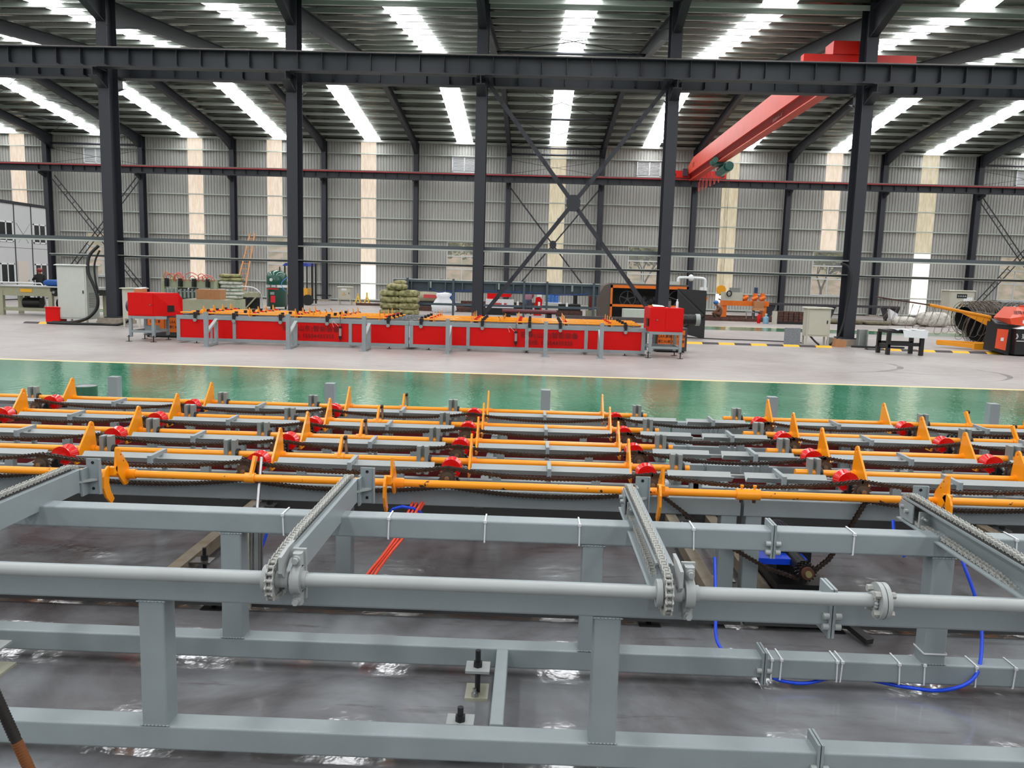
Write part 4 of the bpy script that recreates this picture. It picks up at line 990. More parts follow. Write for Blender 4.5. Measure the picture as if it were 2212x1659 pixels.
# side rods and crossed grey links on top of the far machine
for k in range(3): pass
def head_box(x0, x1, y0, y1, lab, mirror):
    t = T('head_box', lab, 'machine housing', ((x0+x1)/2, y0, 0), 'red head boxes')
    z0, z1 = .66, 1.25; s = -1 if mirror else 1; c = .16
    pts = [(x0, y0, z0), (x1, y0, z0), (x1, y0, z1), (x0, y0, z1)]
    xe = x0-.0 if mirror else x1
    b = MB()
    if not mirror:
        b.add([(x0, y0, z0), (x1, y0, z0), (x1+.42, y0+.75, z0), (x0, y0+.95, z0), (x0, y0, z1), (x1, y0, z1), (x1+.32, y0+.75, z1), (x0, y0+.95, z1), (x1+.42, y0+.75, z1-.17)],
              [(0, 3, 2, 1), (0, 1, 5, 4), (1, 2, 8, 6, 5), (2, 3, 7, 6, 8), (3, 0, 4, 7), (4, 5, 6, 7)])
    else:
        b.add([(x0, y0, z0), (x1, y0, z0), (x1, y0+.9, z0), (x0-.02, y0+.9, z0), (x0, y0, z1), (x1, y0, z1), (x1, y0+.9, z1), (x0-.02, y0+.9, z1)],
              [(0, 3, 2, 1), (0, 1, 5, 4), (1, 2, 6, 5), (2, 3, 7, 6), (3, 0, 4, 7), (4, 5, 6, 7)])
    b.build('housing', RED, t)
    w_ = x1-x0
    MB().box(x0+w_*(.48 if mirror else .04), x1-w_*.03 if mirror else x0+w_*.97, y0-.012, y0, z0+.03, z1-.03).build('door', RED, t)
    kn = MB(); kn.cyl((x0+w_*(.22 if mirror else .88), y0-.03, z0+.29), (x0+w_*(.22 if mirror else .88), y0-.01, z0+.29), .018, 10); kn.build('knob', CHROME, t)
    b = MB(); 
    if mirror: b.box(x0-.03, x0-.018, y0+.1, y0+.4, z0+.12, z0+.32)
    else: b.add([(x1+.20, y0+.34, z0+.10), (x1+.30, y0+.52, z0+.10), (x1+.30, y0+.52, z0+.27), (x1+.20, y0+.34, z0+.27)], [(0, 1, 2, 3)])
    b.build('opening', BLK, t)
    fr = MB(); e = x1+.35 if not mirror else x1
    for x in (x0+.04, x1-.04):
        for y in (y0+.04, y0+.85): MB().bar((x, y, .12), (x, y, z0-.04), .07, .07).build('leg', GREY, t)
    for y in (y0+.04, y0+.85): fr.bar((x0, y, z0-.035), (x1+(.3 if not mirror else 0), y, z0-.035), .07, .07); fr.bar((x0+.05, y, .26), (x1, y, .26), .06, .06)
    for x in (x0+.04, x1-.04): fr.bar((x, y0, z0-.035), (x, y0+.9, z0-.035), .07, .07); fr.bar((x, y0, .26), (x, y0+.9, .26), .06, .06)
    fr.build('stand_frame', GREY, t)
    for x in (x0, x1-.03):
        for y in (y0+.0, y0+.85):
            q = MB(); q.cyl((x, y, 0), (x, y, .16), .014, 8); q.box(x-.04, x+.06, y-.03, y+.05, .12, .13); q.cyl((x, y, 0), (x, y, .008), .08, 14); q.build('levelling_foot', BLACK, t)
    mx = x1+.05 if mirror else x0-.05
    d_ = 1 if mirror else -1
    b = MB(); b.cyl((mx, y0+.45, z0+.30), (mx+d_*.36, y0+.45, z0+.30), .12, 18); 
    for k in range(8): b.cyl((mx+d_*(.05+.035*k), y0+.45, z0+.30), (mx+d_*(.06+.035*k), y0+.45, z0+.30), .135, 18)
    if mirror: b.build('motor', BLACK, t); q = MB(); q.cyl((mx+.33, y0+.45, z0+.30), (mx+.44, y0+.45, z0+.30), .15, 20); q.build('fan_cover', GALV, t)
    else: MB().cyl((x0-.24, y0+.5, z0+.22), (x0, y0+.5, z0+.22), .15, 20).build('motor', mat('dark_motor', (58, 66, 74), .4), t)
    return t
head_box(-11.55, -10.88, 20.45, 21.4, 'red head box on grey legs at the left end of the far machine', False)
head_box(1.72, 2.55, 20.15, 21.0, 'red head box on grey legs at the right end of the far machine', True)
MB().box(-11.25, -10.95, 20.7, 20.9, .26, .4).build('tray', GREY, bpy.data.objects['head_box'])
def obox(x0, x1, y, lab, lines):
    t = T('control_unit', lab, 'control unit', (x0, y, 0), 'orange control units')
    MB().box(x0-.05, x1+.05, y, y+.6, .04, .66).build('body', mat('charcoal_case', (60, 62, 62), .5), t)
    n = 2; w_ = (x1-x0)/n
    for k in range(4): MB().box(x0+(k % 2)*(x1-x0-.05), x0+(k % 2)*(x1-x0-.05)+.05, y+.05+(k//2)*.4, y+.1+(k//2)*.4, 0, .04).build('foot', BLACK, t)
    for k in range(n):
        MB().box(x0+k*w_+.01, x0+(k+1)*w_-.01, y-.012, y, .15, .6).build('orange_door', ORANGE, t)
        text(lines[0], .1, (x0+(k+.5)*w_, y-.015, .43), FRONT, BLK, t, .001, .8); text(lines[1], .09, (x0+(k+.5)*w_, y-.015, .29), FRONT, BLK, t, .001, .8)
    return t
obox(-11.8, -10.75, 21.9, 'orange control unit behind the legs of the left red head box', ('G.A.K 康', '康仁 KU'))
obox(2.2, 2.95, 21.9, 'orange control unit behind the legs of the right red head box', ('G.A.K.康骐', '康仁 KU康'))
tag(MB().tube([(-10.6, 21.4, .55), (-10.55, 21.3, .38), (-10.4, 21.2, .32), (-10.2, 21.3, .38), (-10.1, 21.5, .5)], .012, 6).build('cable', RUBBER), 'black cable looping in front of the left orange control unit', 'cable')
# things on the right red box
t = T('bottle', 'clear water bottle on top of the right red head box', 'bottle', (2.42, 20.4, 1.25)); MB().lathe([(0, .03), (.15, .032), (.18, .014), (.2, .014)], (2.42, 20.4, 1.25), (0, 0, 1), 14).build('bottle_body', mat('pale_bottle', (214, 220, 224), .2), t); MB().cyl((2.42, 20.4, 1.45), (2.42, 20.4, 1.47), .016, 10).build('cap', WHITE, t)
t = T('flask', 'steel vacuum flask on the right red head box', 'flask', (2.25, 20.5, 1.25)); MB().cyl((2.25, 20.5, 1.25), (2.25, 20.5, 1.42), .035, 16).build('flask_body', STEEL, t); MB().cyl((2.25, 20.5, 1.42), (2.25, 20.5, 1.46), .03, 14).build('lid', BLACK, t)
t = T('paper_pad', 'white papers on a red folder lying on the right red head box', 'papers', (1.98, 20.4, 1.25)); MB().box(1.80, 2.12, 20.3, 20.6, 1.25, 1.27).build('folder', RED, t); MB().add([(1.81, 20.31, 1.275), (2.10, 20.29, 1.275), (2.09, 20.6, 1.30), (1.82, 20.6, 1.32)], [(0, 1, 2, 3)]).build('sheet', WHITE, t)
t = T('carton', 'brown carton with white paper on the left red head box', 'carton', (-11.45, 20.8, 1.25)); MB().box(-11.5, -11.28, 20.7, 20.95, 1.25, 1.34).build('box', CARD, t); MB().prism([(-11.49, 20.7, 1.345), (-11.3, 20.7, 1.345), (-11.26, 20.9, 1.38), (-11.45, 20.9, 1.37)], (0, 0, .006)).build('paper', WHITE, t)

# ================================================================ THINGS STANDING IN THE HALL
def warn_sign(x, y, z, s, parent):
    b = MB(); b.prism([(x-s, y-.004, z-s*.8), (x+s, y-.004, z-s*.8), (x, y-.004, z+s)], (0, .002, 0)); b.build('warning_sign', mat('sign_red', (190, 40, 30), .5), parent)
    b = MB(); b.prism([(x-s*.7, y-.007, z-s*.6), (x+s*.7, y-.007, z-s*.6), (x, y-.007, z+s*.65)], (0, .002, 0)); b.build('warning_sign', mat('sign_yellow', (236, 210, 120), .5), parent)
    MB().prism([(x-s*.12, y-.01, z-s*.4), (x+s*.12, y-.01, z-s*.4), (x+s*.04, y-.01, z+s*.3), (x-s*.04, y-.01, z+s*.3)], (0, .002, 0)).build('warning_sign', BLK, parent)
def cabinet(name, lab, x0, x1, y, d, h, leg, m, cap=.05, sign=None, meters=False, grp=None, cat='electrical cabinet', paper=None, door=True, vents=None):
    t = T(name, lab, cat, ((x0+x1)/2, y, 0), grp)
    MB().box(x0, x1, y, y+d, leg, h-cap).build('body', m, t)
    if door:
        e = MB().box(x0+.05, x1-.05, y-.015, y, leg+.05, h-cap-.06).build('door', m, t)
        b = MB(); b.box(x1-.12, x1-.09, y-.035, y-.015, (leg+h)/2-.05, (leg+h)/2+.05); b.build('handle', BLACK, e)
    if cap: MB().prism([(x0-.06, y-.06, h-cap), (x1+.06, y-.06, h-cap), (x1+.06, y-.06, h-cap+.02), (x1, y-.02, h), (x0, y-.02, h), (x0-.06, y-.06, h-cap+.02)], (0, d+.1, 0)).build('roof_cap', m, t)
    if leg > .03:
        for x in (x0+.03, x1-.03):
            for yy in (y+.03, y+d-.03): MB().bar((x, yy, 0), (x, yy, leg), .05, .05).build('leg', m, t)
    if sign: warn_sign((x0+x1)/2, y-.016, sign, .09, t)
    if paper: MB().box(paper[0], paper[1], y-.02, y-.016, paper[2], paper[3]).build('notice', WHITE, t)
    if meters:
        xm = (x0+x1)/2; w = MB().box(xm-.26, xm+.26, y-.022, y-.015, h-.42, h-.2).build('meter_window', GLASSD, t)
        b = MB()
        for k in range(4): b.cyl((xm-.17+k*.115, y-.03, h-.31), (xm-.17+k*.115, y-.022, h-.31), .045, 14)
        b.build('meter', GALV, w)
    if vents:
        b = MB()
        for k in range(9): b.box(x1, x1+.006, y+.12, y+d-.12, vents+k*.055, vents+k*.055+.015)
        b.build('vent_slot', mat('vent_dark', (110, 112, 110), .5), t)
    return t
cabinet('electrical_cabinet', 'big pale grey electrical cabinet on legs in front of the left hall column', -16.66, -15.7, 26.0, .75, 1.93, .15, PALE, vents=.55)
cabinet('electrical_cabinet', 'pale cabinet on short legs between the left hall column and the red head box', -14.2, -13.65, 25.35, .5, 1.24, .26, PALE2, cap=.03, door=False)
cabinet('electrical_cabinet', 'cream electrical cabinet on splayed legs left of the right hall column', 7.6, 8.34, 26.1, .4, 1.22, .28, PALE2, cap=.05)
cabinet('electrical_cabinet', 'tall cream cabinet with four meters in front of the far right wall', 20.55, 21.84, 42.98, .8, 1.86, .05, PALE2, sign=1.1, meters=True, paper=(21.3, 21.75, 1.25, 1.5))
cabinet('electrical_cabinet', 'grey cabinet with a warning triangle against the bright wall panel at left', -23.1, -22.3, 52.4, .5, 1.2, .2, mat('mid_grey_paint', (150, 152, 150), .45), sign=.7, paper=(-22.95, -22.45, .95, 1.05))
cabinet('electrical_cabinet', 'pale cabinet with a warning triangle and notice standing left of the yellow stands', -12.62, -11.86, 47.2, .5, 1.08, .3, PALE2, sign=.65, paper=(-12.4, -12.1, .85, .98))
cabinet('electrical_cabinet', 'small pale box with a white top under the far right window', 29.1, 30.8, 52.6, .5, 1.15, .0, mat('mid_grey_paint', (150, 152, 150), .45), cap=.04, paper=(29.5, 30.1, .7, .95))
cabinet('machine_cabinet', 'plain grey machine cabinet behind the left red head box', -17.0, -15.9, 35.5, 1.0, .86, .0, mat('mid_grey_paint', (150, 152, 150), .45), cap=0, cat='cabinet', door=False)
# red bin
t = T('bin', 'small red metal bin beside the big pale cabinet', 'bin', (-16.9, 26.1, 0)); MB().box(-17.06, -16.6, 25.95, 26.35, .02, .5).build('bin_body', RED, t); MB().box(-17.08, -16.58, 25.93, 26.37, .5, .53).build('rim', RED, t)
# cables down the left column
tag(MB().tube(sm([(-15.35, 26.2, 2.55), (-15.62, 26.1, 2.2), (-15.62, 26, 1.7), (-15.45, 26, 1.25), (-15.34, 26, .85), (-15.4, 26, .5), (-15.66, 25.9, .2), (-16.1, 25.8, .06), (-16.7, 25.7, .05)]), .05, 10).build('power_cable', RUBBER), 'thick black power cable curving down the left hall column to the floor', 'cable')
tag(MB().tube(sm([(-15.35, 26.25, 2.4), (-15.5, 26.2, 2.0), (-15.48, 26.15, 1.5), (-15.36, 26.1, 1.0)]), .03, 8).build('power_cable', RUBBER), 'thinner black cable beside the thick one on the left hall column', 'cable')
tag(MB().tube(sm([(-16.8, 25.6, .04), (-16.2, 25.5, .04), (-15.6, 25.55, .04), (-15.1, 25.6, .04), (-14.5, 25.6, .04), (-14.1, 25.6, .2)]), .04, 8).build('power_cable', RUBBER), 'black cable lying along the floor under the big pale cabinet', 'cable')
tag(MB().tube(sm([(8.55, 26.2, 2.62), (8.8, 26.15, 2.5), (8.88, 26.1, 2.0), (8.8, 26.1, 1.2), (8.72, 26.05, .7), (8.55, 26, .25), (8.3, 25.9, .04)]), .035, 8).build('power_cable', RUBBER), 'black cable running down the right hall column into the cream cabinet', 'cable')
tag(MB().tube(sm([(3.4, 28.6, .03), (4.2, 27.6, .03), (5.4, 27.2, .03), (6.8, 27.1, .03), (7.7, 26.6, .03)]), .018, 6).build('floor_cable', RUBBER), 'thin black cable on the floor between the black door and the granite slab', 'cable')
tag(MB().tube(sm([(7.75, 26.2, .3), (7.9, 26.1, .12), (8.0, 26.0, .02)]), .03, 8).build('power_cable', RUBBER), 'short black cable under the cream cabinet', 'cable')
tag(MB().tube(sm([(8.9, 25.7, .03), (9.5, 25.5, .04), (10.0, 25.5, .05), (10.5, 25.6, .04), (10.2, 25.8, .03), (9.7, 25.8, .05)]), .03, 8).build('power_cable', RUBBER), 'black cable loop on the floor right of the right hall column', 'cable')
# olive work table
t = T('work_table', 'long olive-cream work table with black motors under it at far left', 'table', (-20, 29.6, 0))
for x in (-20.9, -19.05, -17.6):
    for y in (29.6, 30.7): MB().bar((x, y, 0), (x, y, .9), .14, .14).build('leg', OLIVE, t)
MB().box(-20.95, -19.05, 29.55, 30.8, .72, 1.05).build('apron', OLIVE, t); MB().box(-19.0, -17.5, 29.55, 30.8, .78, .98).build('roller_bed', BLACK, t); MB().box(-21.05, -17.4, 29.5, 30.85, 1.05, 1.09).build('table_top', mat('pale_top', (176, 178, 176), .4), t)
MB().box(-20.9, -17.6, 29.58, 29.7, .16, .28).build('lower_rail', OLIVE, t)
MB().box(-20.15, -19.72, 29.53, 29.55, .86, .98).build('yellow_label', mat('label_yellow', (240, 180, 40), .5), t)
for x in (-20.0, -18.7): b = MB(); b.cyl((x-.3, 30, .45), (x+.35, 30, .45), .2, 16); b.box(x-.25, x-.15, 29.9, 30.1, .6, .85); b.build('motor', BLACK, t)
for k in range(6): MB().cyl((-18.9+k*.25, 29.5, .88), (-18.9+k*.25, 29.56, .88), .05, 10).build('roller', GALV, t)
t = T('tablet_display', 'small screen with a blue picture in a red case on the work table', 'screen', (-18.6, 30.2, 1.09)); MB().box(-18.85, -18.35, 30.2, 30.35, 1.12, 1.48).build('case', RED, t); MB().box(-18.75, -18.45, 30.19, 30.2, 1.2, 1.42).build('screen', mat('blue_screen', (30, 90, 190), .3), t)
def pillow(x, y, z, w_, d_, h_, m, name='sack', lab='', cat='sack', grp=None, seed=0):
    rnd = random.Random(seed); b = MB(); n, mm = 18, 9; vs = []
    for i in range(mm+1):
        a = -pi/2+pi*i/mm
        for k in range(n):
            q = 2*pi*k/n; sg = lambda v, e: (1 if v >= 0 else -1)*abs(v)**e
            vs.append((x+w_/2*sg(cos(a), .4)*sg(cos(q), .45)*(1+rnd.uniform(-.05, .05)), y+d_/2*sg(cos(a), .4)*sg(sin(q), .45)*(1+rnd.uniform(-.05, .05)), z+h_/2+h_/2*sg(sin(a), .8)*(1+rnd.uniform(-.12, .12))))
    b.add(vs, [(i*n+k, i*n+(k+1) % n, (i+1)*n+(k+1) % n, (i+1)*n+k) for i in range(mm) for k in range(n)], True)
    return tag(b.build(name, m), lab, cat, grp)
pillow(-19.2, 30.3, 1.09, .9, .5, .24, mat('blue_cloth', (30, 84, 160), .7), 'cloth_heap', 'crumpled blue cloth heap on the work table', 'cloth')
for i, (x, h) in enumerate(((-17.9, .5), (-17.75, .42))): pass
tag(MB().bar((-19.0, 30.1, 1.12), (-18.5, 30.0, 1.4), .16, .04).build('red_clamp_bar', RED), 'red bar leaning against the screen on the work table', 'bar')
t = T('guard_rail', 'white curved pipe rail behind the work table at the left edge', 'rail', (-21.5, 31, 0)); MB().tube(sm([(-22.3, 31, 1.16), (-20.6, 31, 1.16), (-20.2, 31, 1.05), (-20.1, 31, .1)]), .025, 8).build('pipe', WHITE, t)
for i, (a, c) in enumerate(((-18.2, -16.4), (-16.3, -14.5))):
    t = T('guard_rail', 'white curved pipe guard rail %s' % ('right of the grey machine cabinet' if i == 0 else 'in front of the ladder foot'), 'rail', (a, 38.6, 0), 'white pipe rails')
    z = 1.05
    MB().tube(sm([(a, 39.5, .05), (a, 39.5, z-.3), (a+.3, 39.5, z), (c-.5, 39.5, z), (c-.1, 39.5, z-.25), (c, 39.5, z-.6), (c, 39.5, .05)]), .03, 8).build('pipe', WHITE, t)
    MB().cyl(((a+c)/2+.2, 39.5, .05), ((a+c)/2+.2, 39.5, z), .025, 8).build('upright', WHITE, t)
    MB().cyl((a, 39.5, .5), (c, 39.5, .5), .02, 8).build('mid_rail', WHITE, t)
# office block
t = T('office_block', 'two-storey white panel site office at the left edge', 'building', (-30.4, 41, 0))
xo = -28.4; ys = [36.0, 38.1, 39.3, 40.72, 42.15, 43.6, 45.0]
for a, c in zip(ys, ys[1:]):
    door = abs(a-42.15) < .01
    for z0, z1 in ((.05, 2.7), (2.72, 4.95)):
        MB().box(xo-.1, xo, a+.03, c-.03, z0, z1).build('wall_panel', PANELW, t)
    if door:
        d_ = MB().box(xo, xo+.03, a+.12, a+1.05, .1, 2.02).build('door', mat('cream_door', (206, 200, 190), .5), t); MB().cyl((xo+.03, a+.95, 1.0), (xo+.08, a+.95, 1.0), .03, 8).build('handle', STEEL, d_)
        MB().tube([(xo+.01, a+.15, 4.0), (xo+.01, c-.3, 3.0)], .01, 5).build('tie_rod', GREY, t); MB().tube([(xo+.01, c-.15, 4.0), (xo+.01, a+.3, 3.0)], .01, 5).build('tie_rod', GREY, t)
        continue
    for z0, z1 in ((.86, 1.9), (3.0, 4.05)):
        f = MB(); f.box(xo, xo+.03, a+.14, c-.14, z0, z0+.07); f.box(xo, xo+.03, a+.14, c-.14, z1-.07, z1); m_ = (a+c)/2
        for y in (a+.14, m_-.04, c-.21): f.box(xo, xo+.03, y, y+.07, z0, z1)
        wf = f.build('window_frame', WHITE, t); MB().box(xo+.005, xo+.012, a+.2, c-.2, z0+.05, z1-.05).build('pane', GLASSD, wf)
for y in ys: MB().box(xo-.06, xo+.02, y-.03, y+.03, 0, 4.98).build('frame_post', COLM, t)
MB().box(-38, xo+.05, 36, 45.05, 4.96, 5.1).build('roof', COLM, t); MB().box(-38, xo-.1, 36, 36.1, 0, 4.95).build('wall_panel', PANELW, t); MB().box(-38, xo-.1, 44.95, 45.05, 0, 4.95).build('wall_panel', PANELW, t)
# green tank
t = T('air_tank', 'tall dark green air tank with gauge and labels beside the second hall column', 'tank', (-13.85, 39.8, 0))
MB().lathe([(.12, .3), (.14, .5), (1.62, .5), (1.78, .44), (1.88, .25), (1.92, 0)], (-13.85, 39.8, 0), (0, 0, 1), 32).build('shell', GREEN, t)
for k in range(3): a = 2*pi*k/3+.5; MB().bar((-13.85+.42*cos(a), 39.8+.42*sin(a), 0), (-13.85+.42*cos(a), 39.8+.42*sin(a), .3), .08, .08).build('leg', GREEN, t)
b = MB(); b.cyl((-13.98, 39.36, 1.45), (-13.98, 39.29, 1.45), .075, 18); g = b.build('gauge', WHITE, t); MB().bar((-13.98, 39.285, 1.42), (-13.96, 39.285, 1.49), .012, .004).build('needle', BLK, g)
MB().cyl((-13.7, 39.8, 1.9), (-13.7, 39.8, 2.1), .03, 8).build('valve', BLACK, t)
MB().lathe([(1.08, .504), (1.2, .504)], (-13.85, 39.8, 0), (0, 0, 1), 32).build('label_band', mat('label_white', (220, 224, 222), .5), t)
b = MB(); b.box(-14.2, -13.6, 39.26, 39.29, 1.08, 1.2); b.build('label', WHITE, t)
text('中泰江海', .13, (-13.92, 39.25, 1.14), FRONT, DRED, t)
MB().box(-14.15, -13.62, 39.26, 39.29, .98, 1.04).build('label', mat('sign_red', (190, 40, 30), .5), t)
MB().box(-14.02, -13.82, 39.27, 39.3, .72, .86).build('plate', GALV, t); MB().box(-14.0, -13.78, 39.27, 39.3, .35, .68).build('plate', mat('label_pinkred', (214, 36, 50), .5), t)
tag(MB().tube(sm([(-13.2, 39.4, 1.6), (-13.4, 39.1, 1.3), (-13.2, 39.0, .95), (-12.8, 39.0, .9), (-12.5, 39.0, .6), (-12.75, 39.0, .25), (-13.05, 39.1, .1)]), .018, 6).build('air_line', mat('pale_blue_hose', (70, 110, 190), .4)), 'thin blue air line looping from the green tank round the column', 'hose')
# ladder
t = T('ladder', 'wooden ladder leaning against the wall column left of the green tank', 'ladder', (-20, 51, 0)); A0, A1 = V((-20.25, 51.1, 0)), V((-19.72, 52.9, 4.25)); B0, B1 = V((-19.6, 51.1, 0)), V((-19.42, 52.9, 4.25))
MB().bar(A0, A1, .07, .09).build('stile', WOOD, t); MB().bar(B0, B1, .07, .09).build('stile', WOOD, t)
for k in range(1, 13): MB().bar(A0.lerp(A1, k/13), B0.lerp(B1, k/13), .05, .05).build('rung', WOOD, t)
# olive machine behind the left half
t = T('straightening_machine', 'olive machine with a control face and long roller bed behind the left red panels', 'machine', (-15.5, 38.5, 0))
MB().box(-16.03, -15.2, 38.5, 39.3, .0, .92).build('control_body', OLIVE, t); MB().box(-15.2, -14.45, 38.6, 39.2, .6, .78).build('roller_bed', OLIVE, t)
MB().bar((-15.0, 38.6, .05), (-14.5, 38.6, .6), .06, .06).build('strut', OLIVE, t); MB().box(-15.1, -14.5, 38.7, 39.2, .0, .55).build('drive_unit', BLACK, t)
MB().box(-15.75, -15.55, 38.485, 38.5, .68, .82).build('yellow_label', mat('label_yellow', (240, 180, 40), .5), t)
for k in range(3): MB().cyl((-15.1+k*.26, 38.58, .8), (-15.1+k*.28, 39.2, .8), .05, 10).build('roller', OLIVE, t)
for i in range(5): tag(MB().bar((-17.6+i*.08, 37.9+i*.1, .035), (-14.6+i*.1, 37.8+i*.1, .035), .07, .07).build('steel_bar', RUSTM if i % 2 else OLIVE), 'loose steel bar on the floor by the olive machine, %s from the front' % ORD[i], 'bar', 'loose bars before the olive machine')
t = T('carton', 'open brown carton on the olive machine by the ladder foot', 'carton', (-16, 38.7, .92)); b = MB(); b.box(-16.2, -15.5, 38.6, 39.1, .92, 1.16); b.build('box', CARD, t); MB().prism([(-15.5, 38.6, 1.16), (-15.3, 38.6, 1.28), (-15.3, 39.1, 1.28), (-15.5, 39.1, 1.16)], (0, 0, .012)).build('flap', CARD, t)
t = T('drum_motor', 'dark motor with round flanges behind the grey machine cabinet', 'motor', (-18.8, 41, 0)); b = MB(); b.cyl((-19.2, 41, 1.05), (-18.4, 41, 1.05), .18, 16); b.cyl((-19.25, 41, 1.05), (-19.2, 41, 1.05), .28, 20); b.cyl((-18.4, 41, 1.05), (-18.35, 41, 1.05), .28, 20); b.box(-19.1, -18.5, 40.9, 41.1, 0, .9); b.build('body', BLACK, t)
# pneumatic rack with pink hoses
t = T('press_machine', 'cream press machine topped with tangled pink hoses behind the left hall column', 'machine', (-18.5, 34.5, 0))
x0, x1, y = -17.35, -14.95, 35.0
MB().box(x0, x1, y, y+.8, 1.05, 1.42).build('head_beam', OLIVE, t); MB().bar((x1-.05, y, 0), (x1-.05, y, 1.45), .14, .14).build('upright', OLIVE, t); MB().bar((x0+.05, y, 0), (x0+.05, y, 1.45), .14, .14).build('upright', OLIVE, t)
MB().box(x0, x1, y, y+.8, 0, .55).build('base', OLIVE, t)
for k in range(12): MB().cyl((x0+.12+k*.17, y, .62), (x0+.12+k*.17, y, 1.0), .055, 10).build('cylinder', GALV, t)
for k in range(4):
    b = MB(); b.box(x0+.15+k*.6, x0+.3+k*.6, y-.12, y, 1.1, 1.45); b.cyl((x0+.22+k*.6, y-.14, 1.1), (x0+.22+k*.6, y-.14, 1.32), .07, 10); b.build('valve', BLACK, t)
pk = mat('salmon_hose', (226, 96, 86), .4)
for k in range(14):
    a = x0+.1+random.random()*2; c = a+random.uniform(.2, .6); h = random.uniform(1.5, 1.75)
    MB().tube(sm([(a, y-.05, 1.35), (a, y-.1, h-.1), ((a+c)/2, y-.1+random.uniform(-.1, .1), h), (c, y-.1, h-.15), (c, y-.05, 1.35)], 4), .018, 5).build('hose', pk if k % 3 else mat('dull_orange_hose', (206, 130, 70), .5), t)
for i in range(7):
    pillow(-14.5+.06*(i % 2), 35.4, .6+i*.155, .95, .7, .17, SACK if i > 4 else SACKP, 'sack', 'pale sack in the pile behind the cream press, %s from the bottom' % ORD[i], 'sack', 'sacks by the cream press', i)
tag(MB().box(-15.0, -14.0, 35.0, 35.8, 0, .6).build('pallet_box', OLIVE), 'olive box carrying the pile of pale sacks', 'box')
tag(MB().box(-13.9, -13.0, 30.3, 30.9, .75, 1.12).build('carton', CARD), 'tan open carton behind the top of the left red head box', 'carton')
tag(MB().box(-14.3, -12.7, 30.1, 31.1, 0, .75).build('machine_table', OLIVE), 'low olive stand under the tan carton', 'stand')
# forklift behind second column
t = T('forklift', 'forklift with blue tarp roof half hidden by the second hall column', 'forklift', (-14.5, 46, 0))
MB().box(-15.3, -13.9, 45.4, 46.6, .35, .95).build('body', mat('forklift_yellow', (222, 160, 50), .5), t)
for x in (-15.2, -13.95): 
    for y in (45.5, 46.5): MB().bar((x, y, .9), (x, y, 2.2), .07, .07).build('roof_post', BLACK, t)
MB().prism([(-15.3, 45.3, 2.18), (-13.8, 45.3, 2.18), (-13.9, 45.3, 2.38), (-15.1, 45.3, 2.34)], (0, 1.4, 0)).build('tarp_roof', BLUET, t)
for x in (-13.7, -13.5): MB().bar((x, 45.7, .1), (x, 45.7, 2.35), .09, .09).build('mast', BLACK, t)
for x in (-15.0, -13.9): MB().cyl((x, 45.35, .3), (x, 45.6, .3), .3, 18).build('wheel', RUBBER, t)
MB().box(-13.5, -12.6, 45.5, 45.6, .55, .62).build('fork', BLACK, t)
# yellow jack stands
for i, x in enumerate((-12.05, -11.5)):
    t = T('axle_stand', 'small yellow tripod stand by the bright wall panel, %s' % ('left of the pair' if i == 0 else 'right of the pair'), 'stand', (x, 50.1, 0), 'yellow tripod stands'); z1 = .62 if i == 0 else .7
    YS = mat('stand_yellow', (226, 184, 50), .5)
    for k in range(4): a = pi/4+k*pi/2; MB().bar((x+.24*cos(a), 50.1+.24*sin(a), 0), (x, 50.1, .5), .05, .05).build('leg', YS, t)
    MB().cyl((x, 50.1, .3), (x, 50.1, z1), .05, 10).build('screw', YS, t)
# sack pile left of the dark beam
for i in range(9):
    x = -7.75 if i % 2 == 0 else -6.9
    lv = i//2
    if i == 8: x = -7.45
    pillow(x, 37.2, lv*.29, .95, .8, .31, SACK, 'sack', 'olive sack in the tall pile left of the dark beam, %s' % (['bottom left', 'bottom right', 'second layer left', 'second layer right', 'third layer left', 'third layer right', 'fourth layer left', 'fourth layer right', 'lone fifth layer'][i]), 'sack', 'sacks left of the dark beam', 20+i)
pillow(-7.3, 37.2, 1.42, .55, .5, .2, SACK, 'sack', 'small olive sack tied on the very top of the tall pile', 'sack', 'sacks left of the dark beam', 33)
# dark elevated beam with posts
t = T('storage_rack', 'long dark blue-grey box beam rack on posts behind the red machine', 'rack', (-2.9, 38, 0))
y = 38.0; b = MB(); xa, xb = -7.75, 1.92
b.box(xa, xb, y-.12, y+.12, 1.56, 1.62); b.box(xa, xb, y-.12, y+.12, 1.12, 1.18); b.box(xa, xb, y+.04, y+.06, 1.18, 1.56); b.build('box_beam', DGREY, t)
MB().cyl((xa, y, 1.66), (xb, y, 1.66), .04, 10).build('top_pipe', GALV, t)
for k in range(13): x = xa+.06+(xb-xa-.12)*k/12; MB().box(x-.03, x+.03, y-.12, y+.04, 1.18, 1.56).build('rib', DGREY, t)
for x in (-7.07, -4.92, -1.62, -.55, 1.62):
    p = MB().bar((x, y-.18, 0), (x, y-.18, 1.74), .12, .1).build('post', DGREY, t)
MB().bar((-8.0, y-.1, .55), (1.9, y-.1, .55), .08, .1).build('lower_rail', DGREY, t)
for x in (-5.99, -2.8, .62):
    b = MB(); b.cyl((x, y-.16, 1.3), (x, y-.16, 1.6), .05, 10); b.cyl((x, y-.16, 1.66), (x, y-.16, 1.95), .012, 6); b.build('clamp', GALV, t)
MB().tube(sm([(-6.0, y-.15, 1.3), (-5.6, y-.15, 1.1), (-4.9, y-.15, 1.2), (-3, y-.15, 1.22), (-1, y-.15, 1.2), (0, y-.15, 1.12), (1.4, y-.15, 1.22)]), .018, 6).build('blue_hose', mat('deep_blue_hose', (20, 60, 140), .4), t)
for x in (-3.9, -2.6, -1.9, -.9, .4): MB().box(x-.05, x+.05, y-.12, y-.02, .6, .78).build('peg', WHITE, t)
